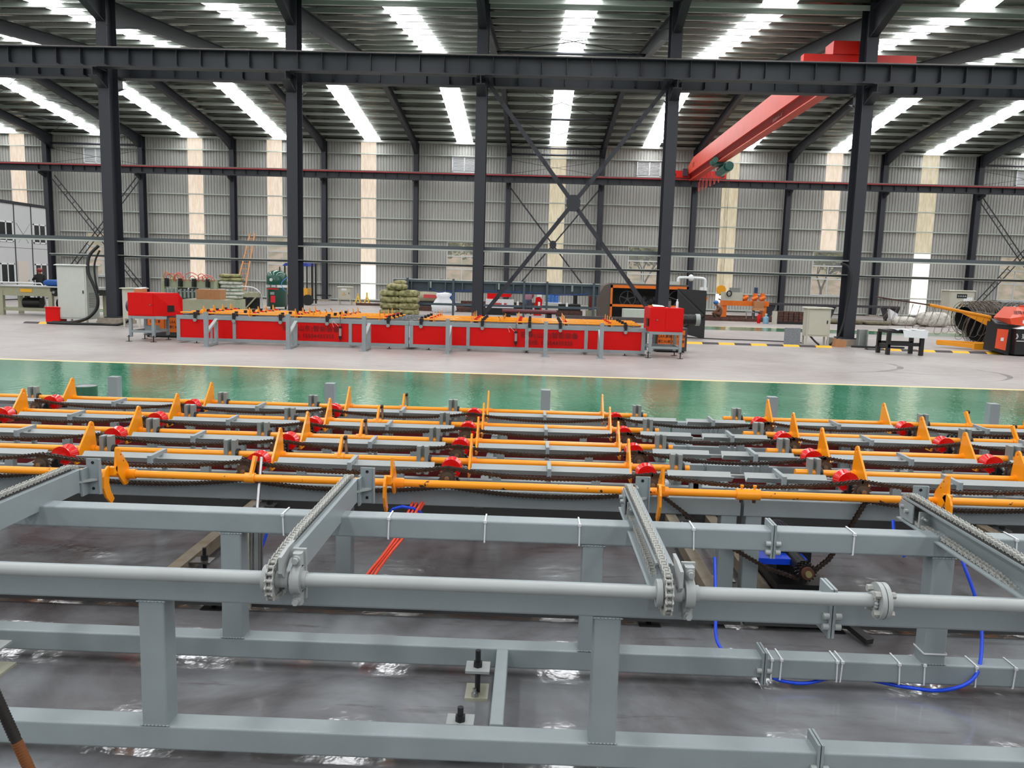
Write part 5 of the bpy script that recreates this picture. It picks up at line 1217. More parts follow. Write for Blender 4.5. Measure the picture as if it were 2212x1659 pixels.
# compressor
t = T('air_compressor', 'air compressor with a belt motor behind the dark beam rack', 'compressor', (-7.3, 44, 0))
b = MB(); b.cyl((-7.5, 44, .75), (-5.9, 44, .75), .3, 18); b.build('tank', mat('compressor_cream', (170, 160, 136), .5), t); MB().box(-7.1, -6.4, 43.68, 43.72, .66, .84).build('red_label', mat('pinkred', (200, 70, 70), .5), t)
b = MB(); b.cyl((-7.6, 43.9, 1.3), (-7.2, 43.9, 1.3), .2, 14); b.cyl((-7.62, 43.9, 1.3), (-7.6, 43.9, 1.3), .12, 12); b.build('motor', mat('olive_motor', (88, 104, 84), .5), t)
b = MB(); b.box(-6.9, -6.2, 43.8, 44.3, 1.05, 1.5); b.cyl((-6.5, 43.9, 1.4), (-6.1, 43.9, 1.6), .14, 10); b.box(-7.4, -6, 43.9, 44.1, 0, .45); b.build('pump', BLACK, t)
tag(MB().lathe([(0, .16), (1.1, .16), (1.22, .1), (1.3, .05)], (-5.6, 44.2, 0), (0, 0, 1), 14).build('gas_cylinder', mat('cylinder_blue', (30, 80, 150), .4)), 'blue gas cylinder beside the air compressor', 'cylinder')
b = MB(); n = 16; vs = []
prf = [(0, .5), (.12, .62), (.35, .6), (.6, .45), (.78, .32), (.95, .38), (1.02, .12)]
rr = random.Random(4)
b.add([(-5.75+q*cos(2*pi*k/n)*(1+rr.uniform(-.12, .12)), 41.2+.6*q*sin(2*pi*k/n), h+rr.uniform(-.04, .04)) for h, q in prf for k in range(n)], [(i*n+k, i*n+(k+1) % n, (i+1)*n+(k+1) % n, (i+1)*n+k) for i in range(len(prf)-1) for k in range(n)], True)
tag(b.build('bulk_sack', WSACK), 'big white woven sack slumped behind the red machine', 'sack')
# things behind the dark rack: steel beams, benches, tools
for i, (xa, xb, y, z, h) in enumerate(((-7.2, -4.2, 42.5, .0, .24), (-4.6, 1.0, 43.4, .0, .2), (-5.2, -.9, 45, .35, .16))): tag(MB().box(xa, xb, y, y+.4, z, z+h).build('steel_beam', RUSTM), 'rust-brown steel beam lying behind the dark rack, %s' % ('left' if i == 0 else 'middle' if i == 1 else 'raised one further back'), 'beam', 'steel beams behind the rack')
tag(MB().box(-5.0, -1.2, 45.1, 45.3, 0, .35).build('trestle', BLACK), 'low black trestle carrying the raised steel beam', 'trestle')
t = T('pipe_cutter', 'white and red pipe machine with a red head behind the braced column', 'machine', (-3, 40.5, 0))
MB().box(-3.55, -2.15, 40.4, 40.8, .35, .78).build('white_body', WHITE, t); MB().box(-3.2, -2.5, 40.38, 40.4, .52, .6).build('red_stripe', mat('pinkred', (200, 70, 70), .5), t)
b = MB(); b.box(-3.5, -2.9, 40.7, 41.0, .78, 1.1); b.box(-3.45, -3.3, 40.7, 41.0, 1.1, 1.5); b.box(-2.9, -2.3, 40.7, 41.0, .9, 1.15); b.build('red_head', RED, t); MB().box(-3.5, -3.15, 40.66, 40.7, 1.2, 1.55).build('white_bracket', WHITE, t)
MB().box(-3.6, -2.0, 40.4, 40.9, 0, .35).build('base', BLACK, t); MB().tube(sm([(-2.1, 40.5, .6), (-1.7, 40.5, .62), (-1.55, 40.5, .45), (-1.7, 40.5, .28), (-2.0, 40.5, .26)]), .04, 8).build('handle', BLACK, t)
t = T('floor_jack', 'bright red machine standing right of the bending worker', 'machine', (-.95, 41, 0)); b = MB(); b.prism([(-1.15, 41, 0), (-.75, 41, 0), (-.72, 41, .8), (-.85, 41, .95), (-1.05, 41, .9)], (0, .5, 0)); b.build('body', RED, t); MB().box(-1.08, -.82, 40.98, 41, .3, .5).build('recess', BLK, t); MB().box(-1.0, -.75, 41, 41.3, .95, 1.2).build('white_head', WHITE, t)
t = T('parts_rack', 'blue plastic drawer rack on a white table behind the dark beam rack', 'rack', (-.1, 43, 0))
for r_ in range(4):
    for c_ in range(3): x = -.46+c_*.21; MB().box(x, x+.2, 43.0, 43.3, .62+r_*.1, .71+r_*.1).build('drawer', BLUEP, t); MB().box(x+.05, x+.15, 42.99, 43.0, .65+r_*.1, .67+r_*.1).build('drawer_label', mat('pale_blue', (150, 190, 220), .5), t)
MB().box(-.55, .35, 42.9, 43.5, .57, .62).build('table_top', WHITE, t)
for x in (-.5, .25): MB().box(x, x+.06, 42.95, 43.05, 0, .57).build('leg', GALV, t)
tag(MB().box(.1, 1.2, 40.6, 41.3, .3, .62).build('toolbox', BLACK), 'black machine block below the blue drawer rack', 'machine')
tag(MB().box(.0, 1.3, 40.5, 41.4, 0, .3).build('pallet', RUSTM), 'dark pallet under the black machine block', 'pallet')
t = T('bench_drill', 'small drill press with a blue top on a black stand', 'drill', (.9, 44, 0)); b = MB(); b.cyl((1.1, 44, 0), (1.1, 44, .55), .25, 12); b.cyl((1.1, 44, .5), (1.1, 44, 1.0), .12, 10); b.build('stand', BLACK, t); MB().box(.95, 1.25, 43.9, 44.2, 1.15, 1.55).build('motor', mat('navy', (30, 50, 110), .5), t); 
b = MB()
for k in range(6): b.bar((1.1, 44, .95), (1.1+.4*cos(k), 44, 1.1+.12*sin(k*2)), .03, .03)
b.build('handwheel', GALV, t)
tag(MB().box(1.62, 1.92, 41.0, 41.06, .35, 1.35).build('steel_plate', mat('rust_red_plate', (100, 42, 28), .7)), 'tall rust-red steel plate standing near the orange machine', 'plate')
tag(MB().box(1.5, 2.0, 40.9, 41.2, 0, .35).build('block', OLIVE), 'pale block holding the rust-red plate upright', 'block')
tag(MB().cyl((-2.45, 33.5, .5), (-.2, 33.5, .5), .09, 14).build('steel_pipe', PURPLE), 'maroon steel pipe lying behind the middle of the red machine', 'pipe')
for x in (-2.2, -.5): tag(MB().box(x-.1, x+.1, 33.35, 33.65, 0, .41).build('pipe_support', BLACK), 'black block under the maroon pipe, %s end' % ('left' if x < -1 else 'right'), 'support', 'maroon pipe supports')
tag(MB().bar((-.1, 30.6, .42), (3.0, 30.6, .42), .16, .2).build('square_tube', mat('dark_square_tube', (84, 76, 76), .5)), 'dark square steel tube lying across behind the red machine, right of the maroon pipe', 'tube')
for x in (.2, 2.6): tag(MB().box(x-.1, x+.1, 30.5, 30.7, 0, .32).build('tube_support', BLACK), 'black block under the dark square tube, %s end' % ('left' if x < 1 else 'right'), 'support', 'square tube supports')
# people
def person(lab, y, J, edges, rad, zones, helm, hface=(0, -1, 0)):
    """J joints (x, z, dy); zones: list of (z limit, colour) bottom up"""
    me = bpy.data.meshes.new('person'); vs = [(x, y+dy, z) for x, z, dy in J]; 
    o0 = V(vs[0]); me.from_pydata([tuple(V(v)-V((o0.x, y, 0))) for v in vs], edges, [])
    o = bpy.data.objects.new('person', me); COL.objects.link(o); o.location = (o0.x, y, 0); tag(o, lab, 'person')
    o.modifiers.new('skin', 'SKIN'); 
    for i, r_ in enumerate(rad): me.skin_vertices[0].data[i].radius = r_ if isinstance(r_, tuple) else (r_, r_)
    me.skin_vertices[0].data[0].use_root = True
    s = o.modifiers.new('sub', 'SUBSURF'); s.levels = 1; s.render_levels = 2
    m = bpy.data.materials.new('clothes'); m.use_nodes = True; n = m.node_tree.nodes; l = m.node_tree.links
    tc = n.new('ShaderNodeTexCoord'); sp = n.new('ShaderNodeSeparateXYZ'); rp = n.new('ShaderNodeValToRGB'); rp.color_ramp.interpolation = 'CONSTANT'
    dv = n.new('ShaderNodeMath'); dv.operation = 'DIVIDE'; dv.inputs[1].default_value = 2
    l.new(tc.outputs['Object'], sp.inputs[0]); l.new(sp.outputs[2], dv.inputs[0]); l.new(dv.outputs[0], rp.inputs[0]); l.new(rp.outputs[0], n['Principled BSDF'].inputs['Base Color']); n['Principled BSDF'].inputs['Roughness'].default_value = .8
    e = rp.color_ramp.elements; z = 0
    for i, (zt, c) in enumerate(zones):
        el = e[i] if i < 2 else e.new(min(1, z/2)); el.position = min(1, z/2); el.color = srgb(c); z = zt
    me.materials.append(m); return o
E_ = [(0, 1), (1, 2), (2, 3), (3, 4), (2, 5), (5, 6), (6, 7), (2, 8), (8, 9), (9, 10), (0, 11), (11, 12), (12, 13), (13, 17), (0, 14), (14, 15), (15, 16), (16, 18)]
def head(o, c, m, helm=None, face=(0, -1)):
    c = V(c)-o.location; WO[o.name] = V((0, 0, 0)); fx, fy = face
    h = MB().sph(c, .085, .1, .12).build('head', m, o)
    b = MB(); b.sph(c+V((fx*.1, fy*.1, -.01)), .018, .02, .025, 8, 5); b.build('nose', m, h)
    b = MB()
    for s in (-1, 1): b.sph(c+V((fx*.085-fy*s*.035, fy*.085+fx*s*.035, .02)), .012, .012, .01, 6, 4)
    b.build('eye', BLK, h)
    if helm: b = MB(); b.sph(c+V((0, 0, .045)), .13, .145, .11); b.cyl(c+V((0, 0, .03)), c+V((0, 0, .045)), .15, 18); b.build('helmet', helm, o)
X0 = -24.6; Y0 = 38.0
p = person('person in black jacket and dark red helmet by the office at the left', Y0,
    [(X0, .92, 0), (X0, 1.15, 0), (X0, 1.36, 0), (X0, 1.44, 0), (X0, 1.5, -.02), (X0+.2, 1.34, 0), (X0+.27, 1.1, .0), (X0+.2, .9, -.1), (X0-.2, 1.34, 0), (X0-.28, 1.12, -.12), (X0-.1, 1.3, -.28), (X0+.1, .86, 0), (X0+.11, .48, 0), (X0+.12, .08, 0), (X0-.1, .86, 0), (X0-.11, .48, 0), (X0-.12, .08, 0), (X0+.13, .04, -.16), (X0-.13, .04, -.16)], E_,
    [(.17, .12), (.18, .13), (.19, .12), .06, .06, .08, .06, .04, .08, .06, .04, .1, .07, .05, .1, .07, .05, .04, .04], [(.85, (34, 36, 44)), (1.43, (24, 24, 28)), (3, (150, 100, 80))], None)
head(p, (X0, Y0-.02, 1.56), SKIN, mat('dark_red_helmet', (126, 34, 36), .35), (-.5, -.86))
X0 = -1.42; Y0 = 41.5
p = person('person in a pinkish plaid shirt and blue jeans bending behind the dark rack', Y0,
    [(X0, .78, 0), (X0, 1.0, .05), (X0-.02, 1.22, .12), (X0-.04, 1.28, .2), (X0-.05, 1.32, .26), (X0+.18, 1.2, .12), (X0+.22, .98, .2), (X0+.16, .82, .36), (X0-.2, 1.2, .12), (X0-.24, .98, .2), (X0-.2, .82, .36), (X0+.1, .74, 0), (X0+.12, .42, -.03), (X0+.12, .08, .03), (X0-.1, .74, 0), (X0-.12, .42, -.03), (X0-.12, .08, .03), (X0+.13, .04, .17), (X0-.13, .04, .17)], E_,
    [(.16, .13), (.18, .14), (.18, .13), .06, .06, .07, .055, .04, .07, .055, .04, .1, .07, .05, .1, .07, .05, .04, .04], [(.78, (70, 84, 110)), (1.27, (150, 110, 126)), (3, (150, 100, 80))], None)
head(p, (X0-.05, Y0+.3, 1.38), mat('black_hair', (30, 26, 24), .7), None, (0, 1))
X0 = 8.35; Y0 = 41.4
p = person('person crouching in a brown jacket and blue helmet beside the orange bench machine', Y0,
    [(X0, .32, 0), (X0-.02, .5, 0), (X0-.1, .68, 0), (X0-.16, .76, 0), (X0-.2, .8, 0), (X0-.02, .64, .15), (X0-.2, .45, .15), (X0-.4, .32, .1), (X0-.08, .64, -.16), (X0-.28, .45, -.16), (X0-.45, .32, -.1), (X0-.05, .28, .12), (X0-.35, .42, .14), (X0-.22, .08, .14), (X0-.05, .28, -.12), (X0-.35, .42, -.14), (X0-.22, .08, -.14), (X0-.36, .04, .14), (X0-.36, .04, -.14)], E_,
    [(.18, .15), (.19, .15), (.18, .13), .06, .06, .08, .06, .04, .08, .06, .04, .11, .09, .05, .11, .09, .05, .04, .04], [(.3, (84, 66, 56)), (.75, (112, 74, 56)), (3, (170, 110, 84))], None)
head(p, (X0-.25, Y0, .86), SKIN, mat('blue_helmet', (40, 110, 180), .35), (-1, 0))
# big orange and black stirrup machine
t = T('bending_machine', 'large orange and black wire machine with fan wheels inside', 'machine', (4.3, 39.5, 0))
x0, x1, y0, y1, h = 2.55, 6.3, 39.4, 41.4, 1.66
MB().prism([(x0-.5, y0, 0), (x0, y0, 0), (x0, y0, 1.5), (x0+.12, y0, 1.62), (x1, y0, 1.66), (x1, y0, 1.74), (x0, y0, 1.74), (x0-.3, y0, 1.62), (x0-.5, y0, 1.3)], (0, 2, 0)).build('curved_shell', mat('brown_grey_shell', (96, 86, 80), .4, metal=.3), t)
MB().box(x0, x1, y1-.1, y1, 0, h).build('back_panel', BLACK, t); MB().box(x1-.03, x1, y0, y1, 0, h).build('side_panel', BLACK, t)
f = MB(); w_ = .1
f.box(x0, x0+w_, y0-.05, y0+.05, 0, h); f.box(x1-w_, x1, y0-.05, y0+.05, 0, h); f.box(x0, x1, y0-.05, y0+.05, h-.14, h); f.box(x0, x1, y0-.05, y0+.02, .62, .74); f.build('orange_frame', ORANGE, t)
for cx, cz, r_ in ((3.4, 1.0, .38), (5.85, 1.0, .48)):
    b = MB(); b.tube([(cx+r_*cos(a), y0+.2, cz+r_*sin(a)) for a in [2*pi*k/28 for k in range(29)]], .03, 6)
    for k in range(5): a = 2*pi*k/5+.3; b.bar((cx, y0+.2, cz), (cx+r_*cos(a), y0+.2, cz+r_*sin(a)), .05, .05)
    b.cyl((cx, y0+.15, cz), (cx, y0+.3, cz), .08, 12); b.build('flywheel', mat('wheel_grey', (56, 56, 58), .4), t)
b = MB()
for k in range(9): b.cyl((3.9+k*.17, y0+.4, .85+.3*((k*7) % 3)/3), (3.9+k*.17, y0+.55, .85+.3*((k*7) % 3)/3), .1, 10)
b.build('straightening_wheels', mat('soot_steel', (44, 44, 46), .4, metal=.4), t)
MB().box(2.9, 4.2, 36.4, 37.2, .0, .62).build('front_cabinet', PALE, t)
MB().box(3.4, 4.2, y0+.2, y0+.8, 1.74, 1.84).build('top_box', PALE, t)
MB().box(5.2, 5.9, y0+.2, y0+.8, 1.74, 1.9).build('top_box', PALE, t)
b = MB(); b.add([(4.02, 29.0, .25), (4.62, 27.2, .02), (4.62, 27.2, 1.62), (4.02, 29.0, 1.6)], [(0, 1, 2, 3)])
D = T('machine_door', 'tall open black steel door standing right of the red head box', 'door panel', (4.3, 27.5, 0))
MB().prism([(3.86, 28.6, .15), (4.58, 27.3, .02), (4.58, 27.3, 1.63), (3.86, 28.6, 1.66)], (.03, .02, 0)).build('panel', mat('matt_black_panel', (38, 38, 40), .5), D)
b = MB()
for (a, c) in (((3.88, 28.55, .2), (4.56, 27.3, .8)), ((3.88, 28.55, 1.6), (4.56, 27.3, .8)), ((3.88, 28.55, .8), (4.56, 27.3, .8))): b.bar(V(a)+V((-.02, -.02, 0)), V(c)+V((-.02, -.02, 0)), .02, .04)
b.build('fold_rib', mat('rib_black', (60, 60, 62), .5), D)
t = T('exhaust_pipe', 'white plastic exhaust pipe bending over the orange machine', 'pipe', (6.2, 40, 1.7))
MB().tube(sm([(5.9, 40, 1.74), (5.9, 40, 2.05), (6.1, 40, 2.1), (6.9, 40, 2.1), (7.15, 40, 2.05), (7.2, 40, 1.9), (7.2, 40, 1.5)]), .07, 10).build('pipe', WHITE, t); MB().sph((6.5, 40, 2.1), .14, .14, .17).build('valve', WHITE, t); MB().box(5.82, 5.98, 39.92, 40.08, 1.74, 1.9).build('collar', ORANGE, t); MB().cyl((7.2, 40, 0), (7.2, 40, 1.5), .05, 8).build('down_pipe', BLACK, t)
# orange bench machine at the back right
t = T('bench_machine', 'orange bench machine with a cream housing on top below the bright panel', 'machine', (9.8, 43.3, 0))
MB().box(8.85, 11.3, 43.2, 43.8, .72, .98).build('bed', ORANGE, t)
for x in (9.0, 11.1): MB().box(x-.1, x+.1, 43.25, 43.75, .1, .72).build('leg', ORANGE, t)
MB().box(8.9, 9.9, 43.2, 43.9, .98, 1.42).build('cream_housing', PALE2, t); MB().box(9.3, 9.8, 43.4, 43.8, 1.42, 1.66).build('hood', mat('hood_grey', (120, 124, 120), .5), t)
for x in (10.1, 10.6, 11.0): b = MB(); b.box(x-.08, x+.08, 43.3, 43.6, .98, 1.3+.1*(x > 10.5)); b.cyl((x-.2, 43.25, 1.08), (x+.1, 43.25, 1.2), .09, 10); b.build('tool_head', ORANGE, t)
MB().cyl((10.62, 43.4, 1.35), (10.62, 43.4, 1.7), .1, 12).build('motor', mat('navy_motor', (40, 60, 90), .4), t)
MB().tube([(9.15+.12*cos(a), 43.1, 1.35+.14*sin(a)) for a in [2*pi*k/16 for k in range(17)]], .035, 6).build('hose_ring', RUBBER, t)
tag(MB().box(10.45, 10.95, 42.9, 43.15, .62, 1.0).build('carton', CARD), 'brown carton in front of the orange bench machine', 'carton')
tag(MB().box(10.4, 11.0, 42.85, 43.18, .5, .62).build('shelf_board', WOOD), 'board under the brown carton of the bench machine', 'board')
tag(MB().box(10.4, 10.5, 42.9, 43.1, 0, .5).build('prop', BLACK), 'thin black prop under the board of the bench machine', 'prop')
t = T('stool', 'small grey stool in front of the orange bench machine', 'stool', (9.9, 41.5, 0))
MB().box(9.65, 10.05, 41.3, 41.6, .44, .48).build('seat', GALV, t)
for x in (9.68, 10.02): MB().bar((x, 41.45, 0), (x, 41.45, .44), .03, .03).build('leg', GALV, t)
t = T('drill_stand', 'dark drill machine with blue leg left of the crouching worker', 'machine', (7.6, 42, 0)); b = MB(); b.box(7.3, 7.7, 42, 42.3, .9, 1.4); b.bar((7.4, 42, 0), (7.5, 42, .9), .06, .06); b.bar((7.7, 42, 0), (7.6, 42, .9), .06, .06); b.build('body', BLACK, t); MB().bar((7.5, 41.9, .6), (7.75, 41.9, 1.15), .1, .1).build('yellow_arm', ORANGE, t); MB().box(7.4, 7.75, 42, 42.2, 1.4, 1.65).build('white_head', WHITE, t)
for i, y in enumerate((40.9, 42.4, 44.6)): tag(MB().box(6.7+i*.3, 12.5+i*.5, y, y+.25, 0, .14).build('steel_section', RUSTM), 'long rusty steel section on the floor, %s row near the back wall' % ORD[i], 'section', 'long sections on the floor')
# small things on the line at the right
t = T('fire_extinguisher', 'red fire extinguisher standing by the far green strip', 'extinguisher', (9.81, 39.6, 0)); MB().lathe([(0, .08), (.36, .08), (.43, .03), (.47, .03)], (9.81, 39.6, 0), (0, 0, 1), 16).build('bottle', RED, t); MB().box(9.76, 9.88, 39.57, 39.63, .47, .52).build('valve', BLACK, t)
t = T('water_jug', 'blue translucent water jug beside the fire extinguisher', 'jug', (10.1, 39.4, 0)); MB().lathe([(0, .13), (.12, .14), (.14, .13), (.26, .14), (.3, .13), (.37, .05), (.44, .05)], (10.1, 39.4, 0), (0, 0, 1), 18).build('jug_body', mat('jug_blue', (120, 164, 190), .15), t); MB().cyl((10.1, 39.4, .44), (10.1, 39.4, .48), .055, 12).build('cap', WHITE, t)
tag(MB().cyl((10.42, 39.1, 0), (10.42, 39.1, .62), .12, 18).build('steel_drum', PALE2), 'beige steel cylinder right of the water jug', 'cylinder')
k = 0
for i in range(4):
    for j in range(5):
        k += 1; z = .12+i*.125
        tag(MB().box(10.72+j*.25, 10.94+j*.25, 39.5, 40.1, z, z+.115).build('steel_billet', RUSTM), 'rusty billet in the stack by the beige cylinder, %s layer up, %s from left' % (ORD[i], ORD[j]), 'billet', 'stacked rusty billets')
tag(MB().box(10.7, 11.95, 39.5, 39.65, 0, .12).build('skid', BLACK), 'black skid under the front of the billet stack', 'skid'); tag(MB().box(10.7, 11.95, 39.95, 40.1, 0, .12).build('skid', BLACK), 'black skid under the back of the billet stack', 'skid')
tag(MB().box(6.92, 7.42, 26.1, 26.16, 0, .53).build('granite_slab', GRANITE), 'speckled grey granite slab standing upright left of the cream cabinet', 'slab')
tag(MB().prism([(8.34, 25.6, .0), (8.7, 25.6, .0), (8.72, 25.6, .2), (8.42, 25.6, .26)], (0, .3, 0)).build('wood_block', CARD), 'brown block against the footing of the right hall column', 'block')
b = MB(); b.box(9.12, 9.15, 25.7, 25.9, 0, .56); b.box(9.38, 9.41, 25.7, 25.9, 0, .56); b.box(9.15, 9.38, 25.87, 25.9, 0, .56)
tag(b.build('channel_offcut', GALV), 'short upright steel channel offcut right of the right hall column', 'channel')
t = T('bench', 'black wooden bench wrapped on top in white plastic film', 'bench', (9.5, 23.4, 0))
for x in (8.98, 9.92):
    for y in (23.25, 23.9): MB().bar((x+(.12 if y > 23.5 else 0)*(1 if x < 9.5 else -1)*0, y, 0), (x, y, .62), .1, .1).build('leg', BLACK, t)
MB().box(8.95, 9.95, 23.2, 23.95, .62, .70).build('top', BLACK, t); b = MB(); b.box(8.95, 9.95, 23.24, 23.3, .26, .36); b.box(8.95, 9.95, 23.85, 23.9, .26, .36); b.box(8.96, 9.02, 23.2, 23.95, .2, .3); b.build('stretcher', BLACK, t)
b = MB(); n = 10; vs = [(9.15+.85*i/n, 23.12+.86*j/4, .705+.035*(((i*7+j*5) % 4)/4)+(.02 if 0 < j < 4 else 0)) for j in range(5) for i in range(n+1)]
b.add(vs, [(j*(n+1)+i, j*(n+1)+i+1, (j+1)*(n+1)+i+1, (j+1)*(n+1)+i) for j in range(4) for i in range(n)], True); b.add([(9.3, 23.12, .71), (10.02, 23.12, .72), (10.0, 23.12, .50), (9.36, 23.12, .52)], [(0, 1, 2, 3)]); b.build('plastic_film', mat('plastic_film', (222, 226, 228), .2), t)
# speed bumps: black and yellow pieces
def bumps(lab, x0, n, y, first, dx=.5, grad=0):
    t = T('speed_bump', lab, 'speed bump', (x0, y, 0), 'black and yellow floor bumps')
    for i in range(n):
        a = x0+i*dx; yy = y+grad*i
        MB().prism([(a+.005, yy-.17, 0), (a+.005, yy-.06, .05), (a+.005, yy+.06, .05), (a+.005, yy+.17, 0)], (dx-.01, grad, 0)).build('segment', mat('bump_yellow', (244, 186, 40), .6) if (i+first) % 2 else mat('bump_black', (66, 60, 62), .7), t)
bumps('black and yellow floor bump from the right red head box to the cream cabinet', 3.63, 9, 25.35, 1)
bumps('black and yellow floor bump under the bench towards the wire coils', 9.05, 9, 24.9, 0, .5, -.02)
bumps('black and yellow floor bump piece under the big pale cabinet', -17.6, 5, 25.75, 0)
bumps('black and yellow floor bump piece behind the left red head box legs', -12.2, 5, 25.4, 0)
# long low table, bags, mats at right back
t = T('low_table', 'long low dark steel table along the right back wall', 'table', (14, 46.5, 0)); MB().box(11.8, 19.6, 46.4, 47.2, .72, .84).build('top', mat('table_dark', (58, 54, 58), .5), t)
for x in (12.2, 15.6, 19.2): MB().prism([(x-.2, 46.5, 0), (x+.2, 46.5, 0), (x+.45, 46.5, .72), (x-.45, 46.5, .72)], (0, .5, 0)).build('pedestal', COLM, t)
pillow(17.6, 41.6, 0, 1.3, .9, .45, SACKP, 'bulk_sack', 'pale crumpled sack on the floor left of the larger pale sack', 'sack', 'pale sacks at right', 51)
b = MB(); b.prism([(16.95, 41.4, .3), (17.3, 41.4, .35), (17.25, 41.4, .6), (16.85, 41.4, .82)], (0, .3, 0)); tag(b.build('sack_flap', WSACK), 'upright white flap of cloth behind the pale crumpled sack', 'cloth')
pillow(18.95, 41.2, 0, 1.5, 1.0, .72, SACKP, 'bulk_sack', 'larger pale sack left of the tall meter cabinet', 'sack', 'pale sacks at right', 52)
for i, (x, w_, h_) in enumerate(((13.0, 1.6, .22), (14.6, 1.8, .26), (16.2, 1.4, .2))): pillow(x, 41.4, 0, w_, .9, h_, mat('khaki_tarp', (110, 104, 84), .9, var=.3, scale=6), 'tarp_heap', ['rumpled khaki tarp behind the right hall column', 'rumpled khaki tarp left of the pale sacks', 'flat khaki tarp piece next to the pale sacks'][i], 'tarp', 'tarps on the floor', 60+i)
for i in range(6): tag(MB().bar((12.0+i*.3, 42.3+i*.18, .045), (17.5+i*.4, 42.2+i*.2, .045), .09, .09).build('steel_bar', RUSTM), 'rusty bar in the scrap row before the low dark table, %s from the front' % ORD[i], 'bar', 'bars before the low table')
# wire coils, arm, orange black machine
def coil(lab, c, r_in, r_out, length, axis, turns, seed):
    rnd = random.Random(seed); ax = V(axis).normalized(); a, b_ = MB().frame(ax); c = V(c)
    path = []; N = turns*22
    for k in range(N+1):
        t = k/N; q = 2*pi*k/22; rr_ = r_in+(r_out-r_in)*(.5+.5*sin(k*.37+rnd.random()*.25))
        path.append(c+ax*(length*(t-.5))+(a*cos(q)+b_*sin(q))*rr_)
    t = T('wire_coil', lab, 'wire coil', (c.x, c.y, 0), 'coils of wire rod')
    MB().tube(path, .013, 4).build('wire', WIRE, t)
    MB().lathe([(-length*.48, r_in*.97), (length*.48, r_in*.97)], c, ax, 28).build('inner_core', mat('coil_dark', (26, 26, 28), .6), t)
    return t
coil('large dark wire coil lying behind the yellow arm, left one', (17.6, 34.5, .72), .52, .74, 1.6, (1, .25, .05), 42, 1)
coil('wire coil hanging under the yellow arm in front of the larger coils', (14.6, 28.2, .52), .42, .60, 1.3, (1, .2, -.1), 36, 2)
coil('wire coil nearest the orange machine, partly behind it', (18.9, 33.6, .72), .50, .74, 1.2, (1, .1, 0), 30, 3)
t = T('decoiler_arm', 'yellow decoiler arm reaching left with loops of wire hanging from it', 'decoiler', (13.2, 27.5, .9))
YA = mat('decoiler_yellow', (240, 158, 30), .4)
MB().cyl((12.09, 27.5, 1.36), (14.2, 27.5, 1.0), .055, 14).build('boom', YA, t); MB().cyl((10.31, 27.5, 1.58), (12.12, 27.5, 1.355), .025, 10).build('extension_bar', RUSTM, t)
MB().prism([(13.1, 27.49, 1.15), (14.3, 27.49, 1.0), (14.3, 27.49, .62)], (0, .03, 0)).build('rib_plate', YA, t); MB().bar((14.25, 27.5, 0), (14.25, 27.5, 1.1), .2, .2).build('mast', BLACK, t)
for k in range(15):
    x = 10.6+k*.24; z = 1.56-(x-10.31)*.15; d_ = .6+.3*((k*5) % 7)/7
    MB().tube(sm([(x, 27.5, z), (x-.14, 27.45, z-d_*.5), (x-.25, 27.4, z-d_*.95), (x-.05, 27.4, z-d_), (x+.16, 27.5, z-d_*.5), (x+.22, 27.5, z-.03)], 4), .007, 5).build('wire_loop', WIRE, t)
t = T('fork_base', 'yellow fork-shaped base frame on the floor left of the orange machine', 'base frame', (13, 26, 0))
MB().bar((12.15, 26.9, .16), (13.9, 26.0, .16), .1, .16).build('fork_arm', YA, t); MB().bar((12.15, 26.9, .16), (12.9, 26.05, .12), .1, .12).build('fork_arm', YA, t); MB().bar((12.7, 25.7, .14), (13.9, 25.7, .16), .12, .2).build('front_beam', YA, t)
t = T('wire_bender', 'orange and black wire bending machine cut by the right edge', 'machine', (13.2, 24.5, 0))
x0 = 12.62; y = 24.4
MB().prism([(x0, y, .12), (x0+.38, y-.1, .0), (x0+.5, y-.1, .9), (x0+.05, y, .98)], (.0, .6, 0)).build('pedestal', BLACK, t)
MB().prism([(x0+.01, y-.025, .2), (x0+.28, y-.095, .14), (x0+.31, y-.10, .76), (x0+.03, y-.03, .78)], (0, .02, 0)).build('orange_panel', ORED, t); MB().box(x0+.12, x0+.2, y-.09, y-.07, .42, .52).build('label', WHITE, t)
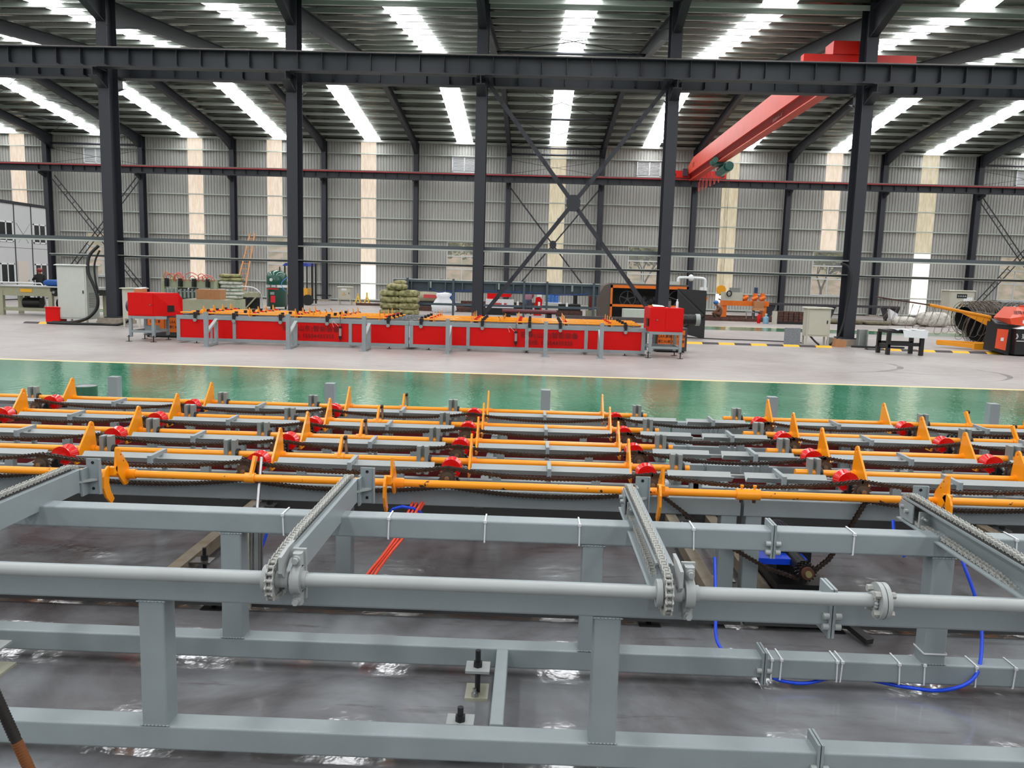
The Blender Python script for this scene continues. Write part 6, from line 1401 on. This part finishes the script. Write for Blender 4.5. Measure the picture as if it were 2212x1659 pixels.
MB().prism([(x0-.05, y-.02, .92), (x0+.45, y-.15, .88), (x0+.6, y+.4, 1.0), (x0+.1, y+.5, 1.03)], (0, 0, .03)).build('console_top', mat('console_grey', (70, 70, 72), .5), t)
MB().box(x0+.4, x0+2.6, y-.35, y+1.0, .05, .8).build('black_body', BLACK, t)
MB().box(x0+.42, x0+2.6, y-.37, y-.35, .44, .46).build('stripe', WHITE, t); text('》冠珠 冠珠电动', .17, (x0+1.0, y-.365, .57), FRONT, WHT, t)
MB().prism([(x0+.4, y-.35, .80), (x0+2.6, y-.35, .80), (x0+2.6, y-.3, .9), (x0+.6, y-.3, .88)], (0, .9, 0)).build('cloth_cover', WHITE, t)
b = MB(); h0 = .93
b.add([(x0+.28, y-.25, h0), (x0+.75, y-.25, h0-.04), (x0+.86, y-.25, h0+.28), (x0+.86, y-.1, h0+.5), (x0+.5, y-.1, h0+.5), (x0+.22, y-.25, h0+.17),
       (x0+.28, y+.6, h0), (x0+.75, y+.6, h0-.04), (x0+.86, y+.6, h0+.28), (x0+.86, y+.6, h0+.5), (x0+.5, y+.6, h0+.5), (x0+.22, y+.6, h0+.17)],
      [(0, 1, 2, 5), (2, 3, 4, 5), (11, 8, 7, 6), (11, 10, 9, 8), (0, 5, 11, 6), (5, 4, 10, 11), (4, 3, 9, 10), (1, 7, 8, 2), (2, 8, 9, 3), (0, 6, 7, 1)]); b.build('orange_head', ORED, t)
text('冠珠机械', .13, (x0+.6, y-.2, h0+.34), (radians(58), 0, 0), BLK, t); MB().box(x0+.6, x0+.68, y-.262, y-.25, h0+.03, h0+.13).build('label', WHITE, t)
MB().box(x0+.95, x0+2.6, y-.1, y+.6, h0-.05, h0+.55).build('orange_housing', ORED, t)
# loose items between
tag(MB().bar((-12.6, 33.5, .06), (-9.8, 33.0, .06), .1, .1).build('timber', WOOD), 'pale timber on the floor behind the left half of the red machine', 'timber')
for i in range(3): tag(MB().bar((-11.6+i*2.2, 47.5+.3*i, .07), (-8.9+i*2.2, 47.4+.3*i, .07), .12, .14).build('steel_section', RUSTM), 'rust-brown section on the floor by the wall, %s of three' % ORD[i], 'section', 'sections by the wall')
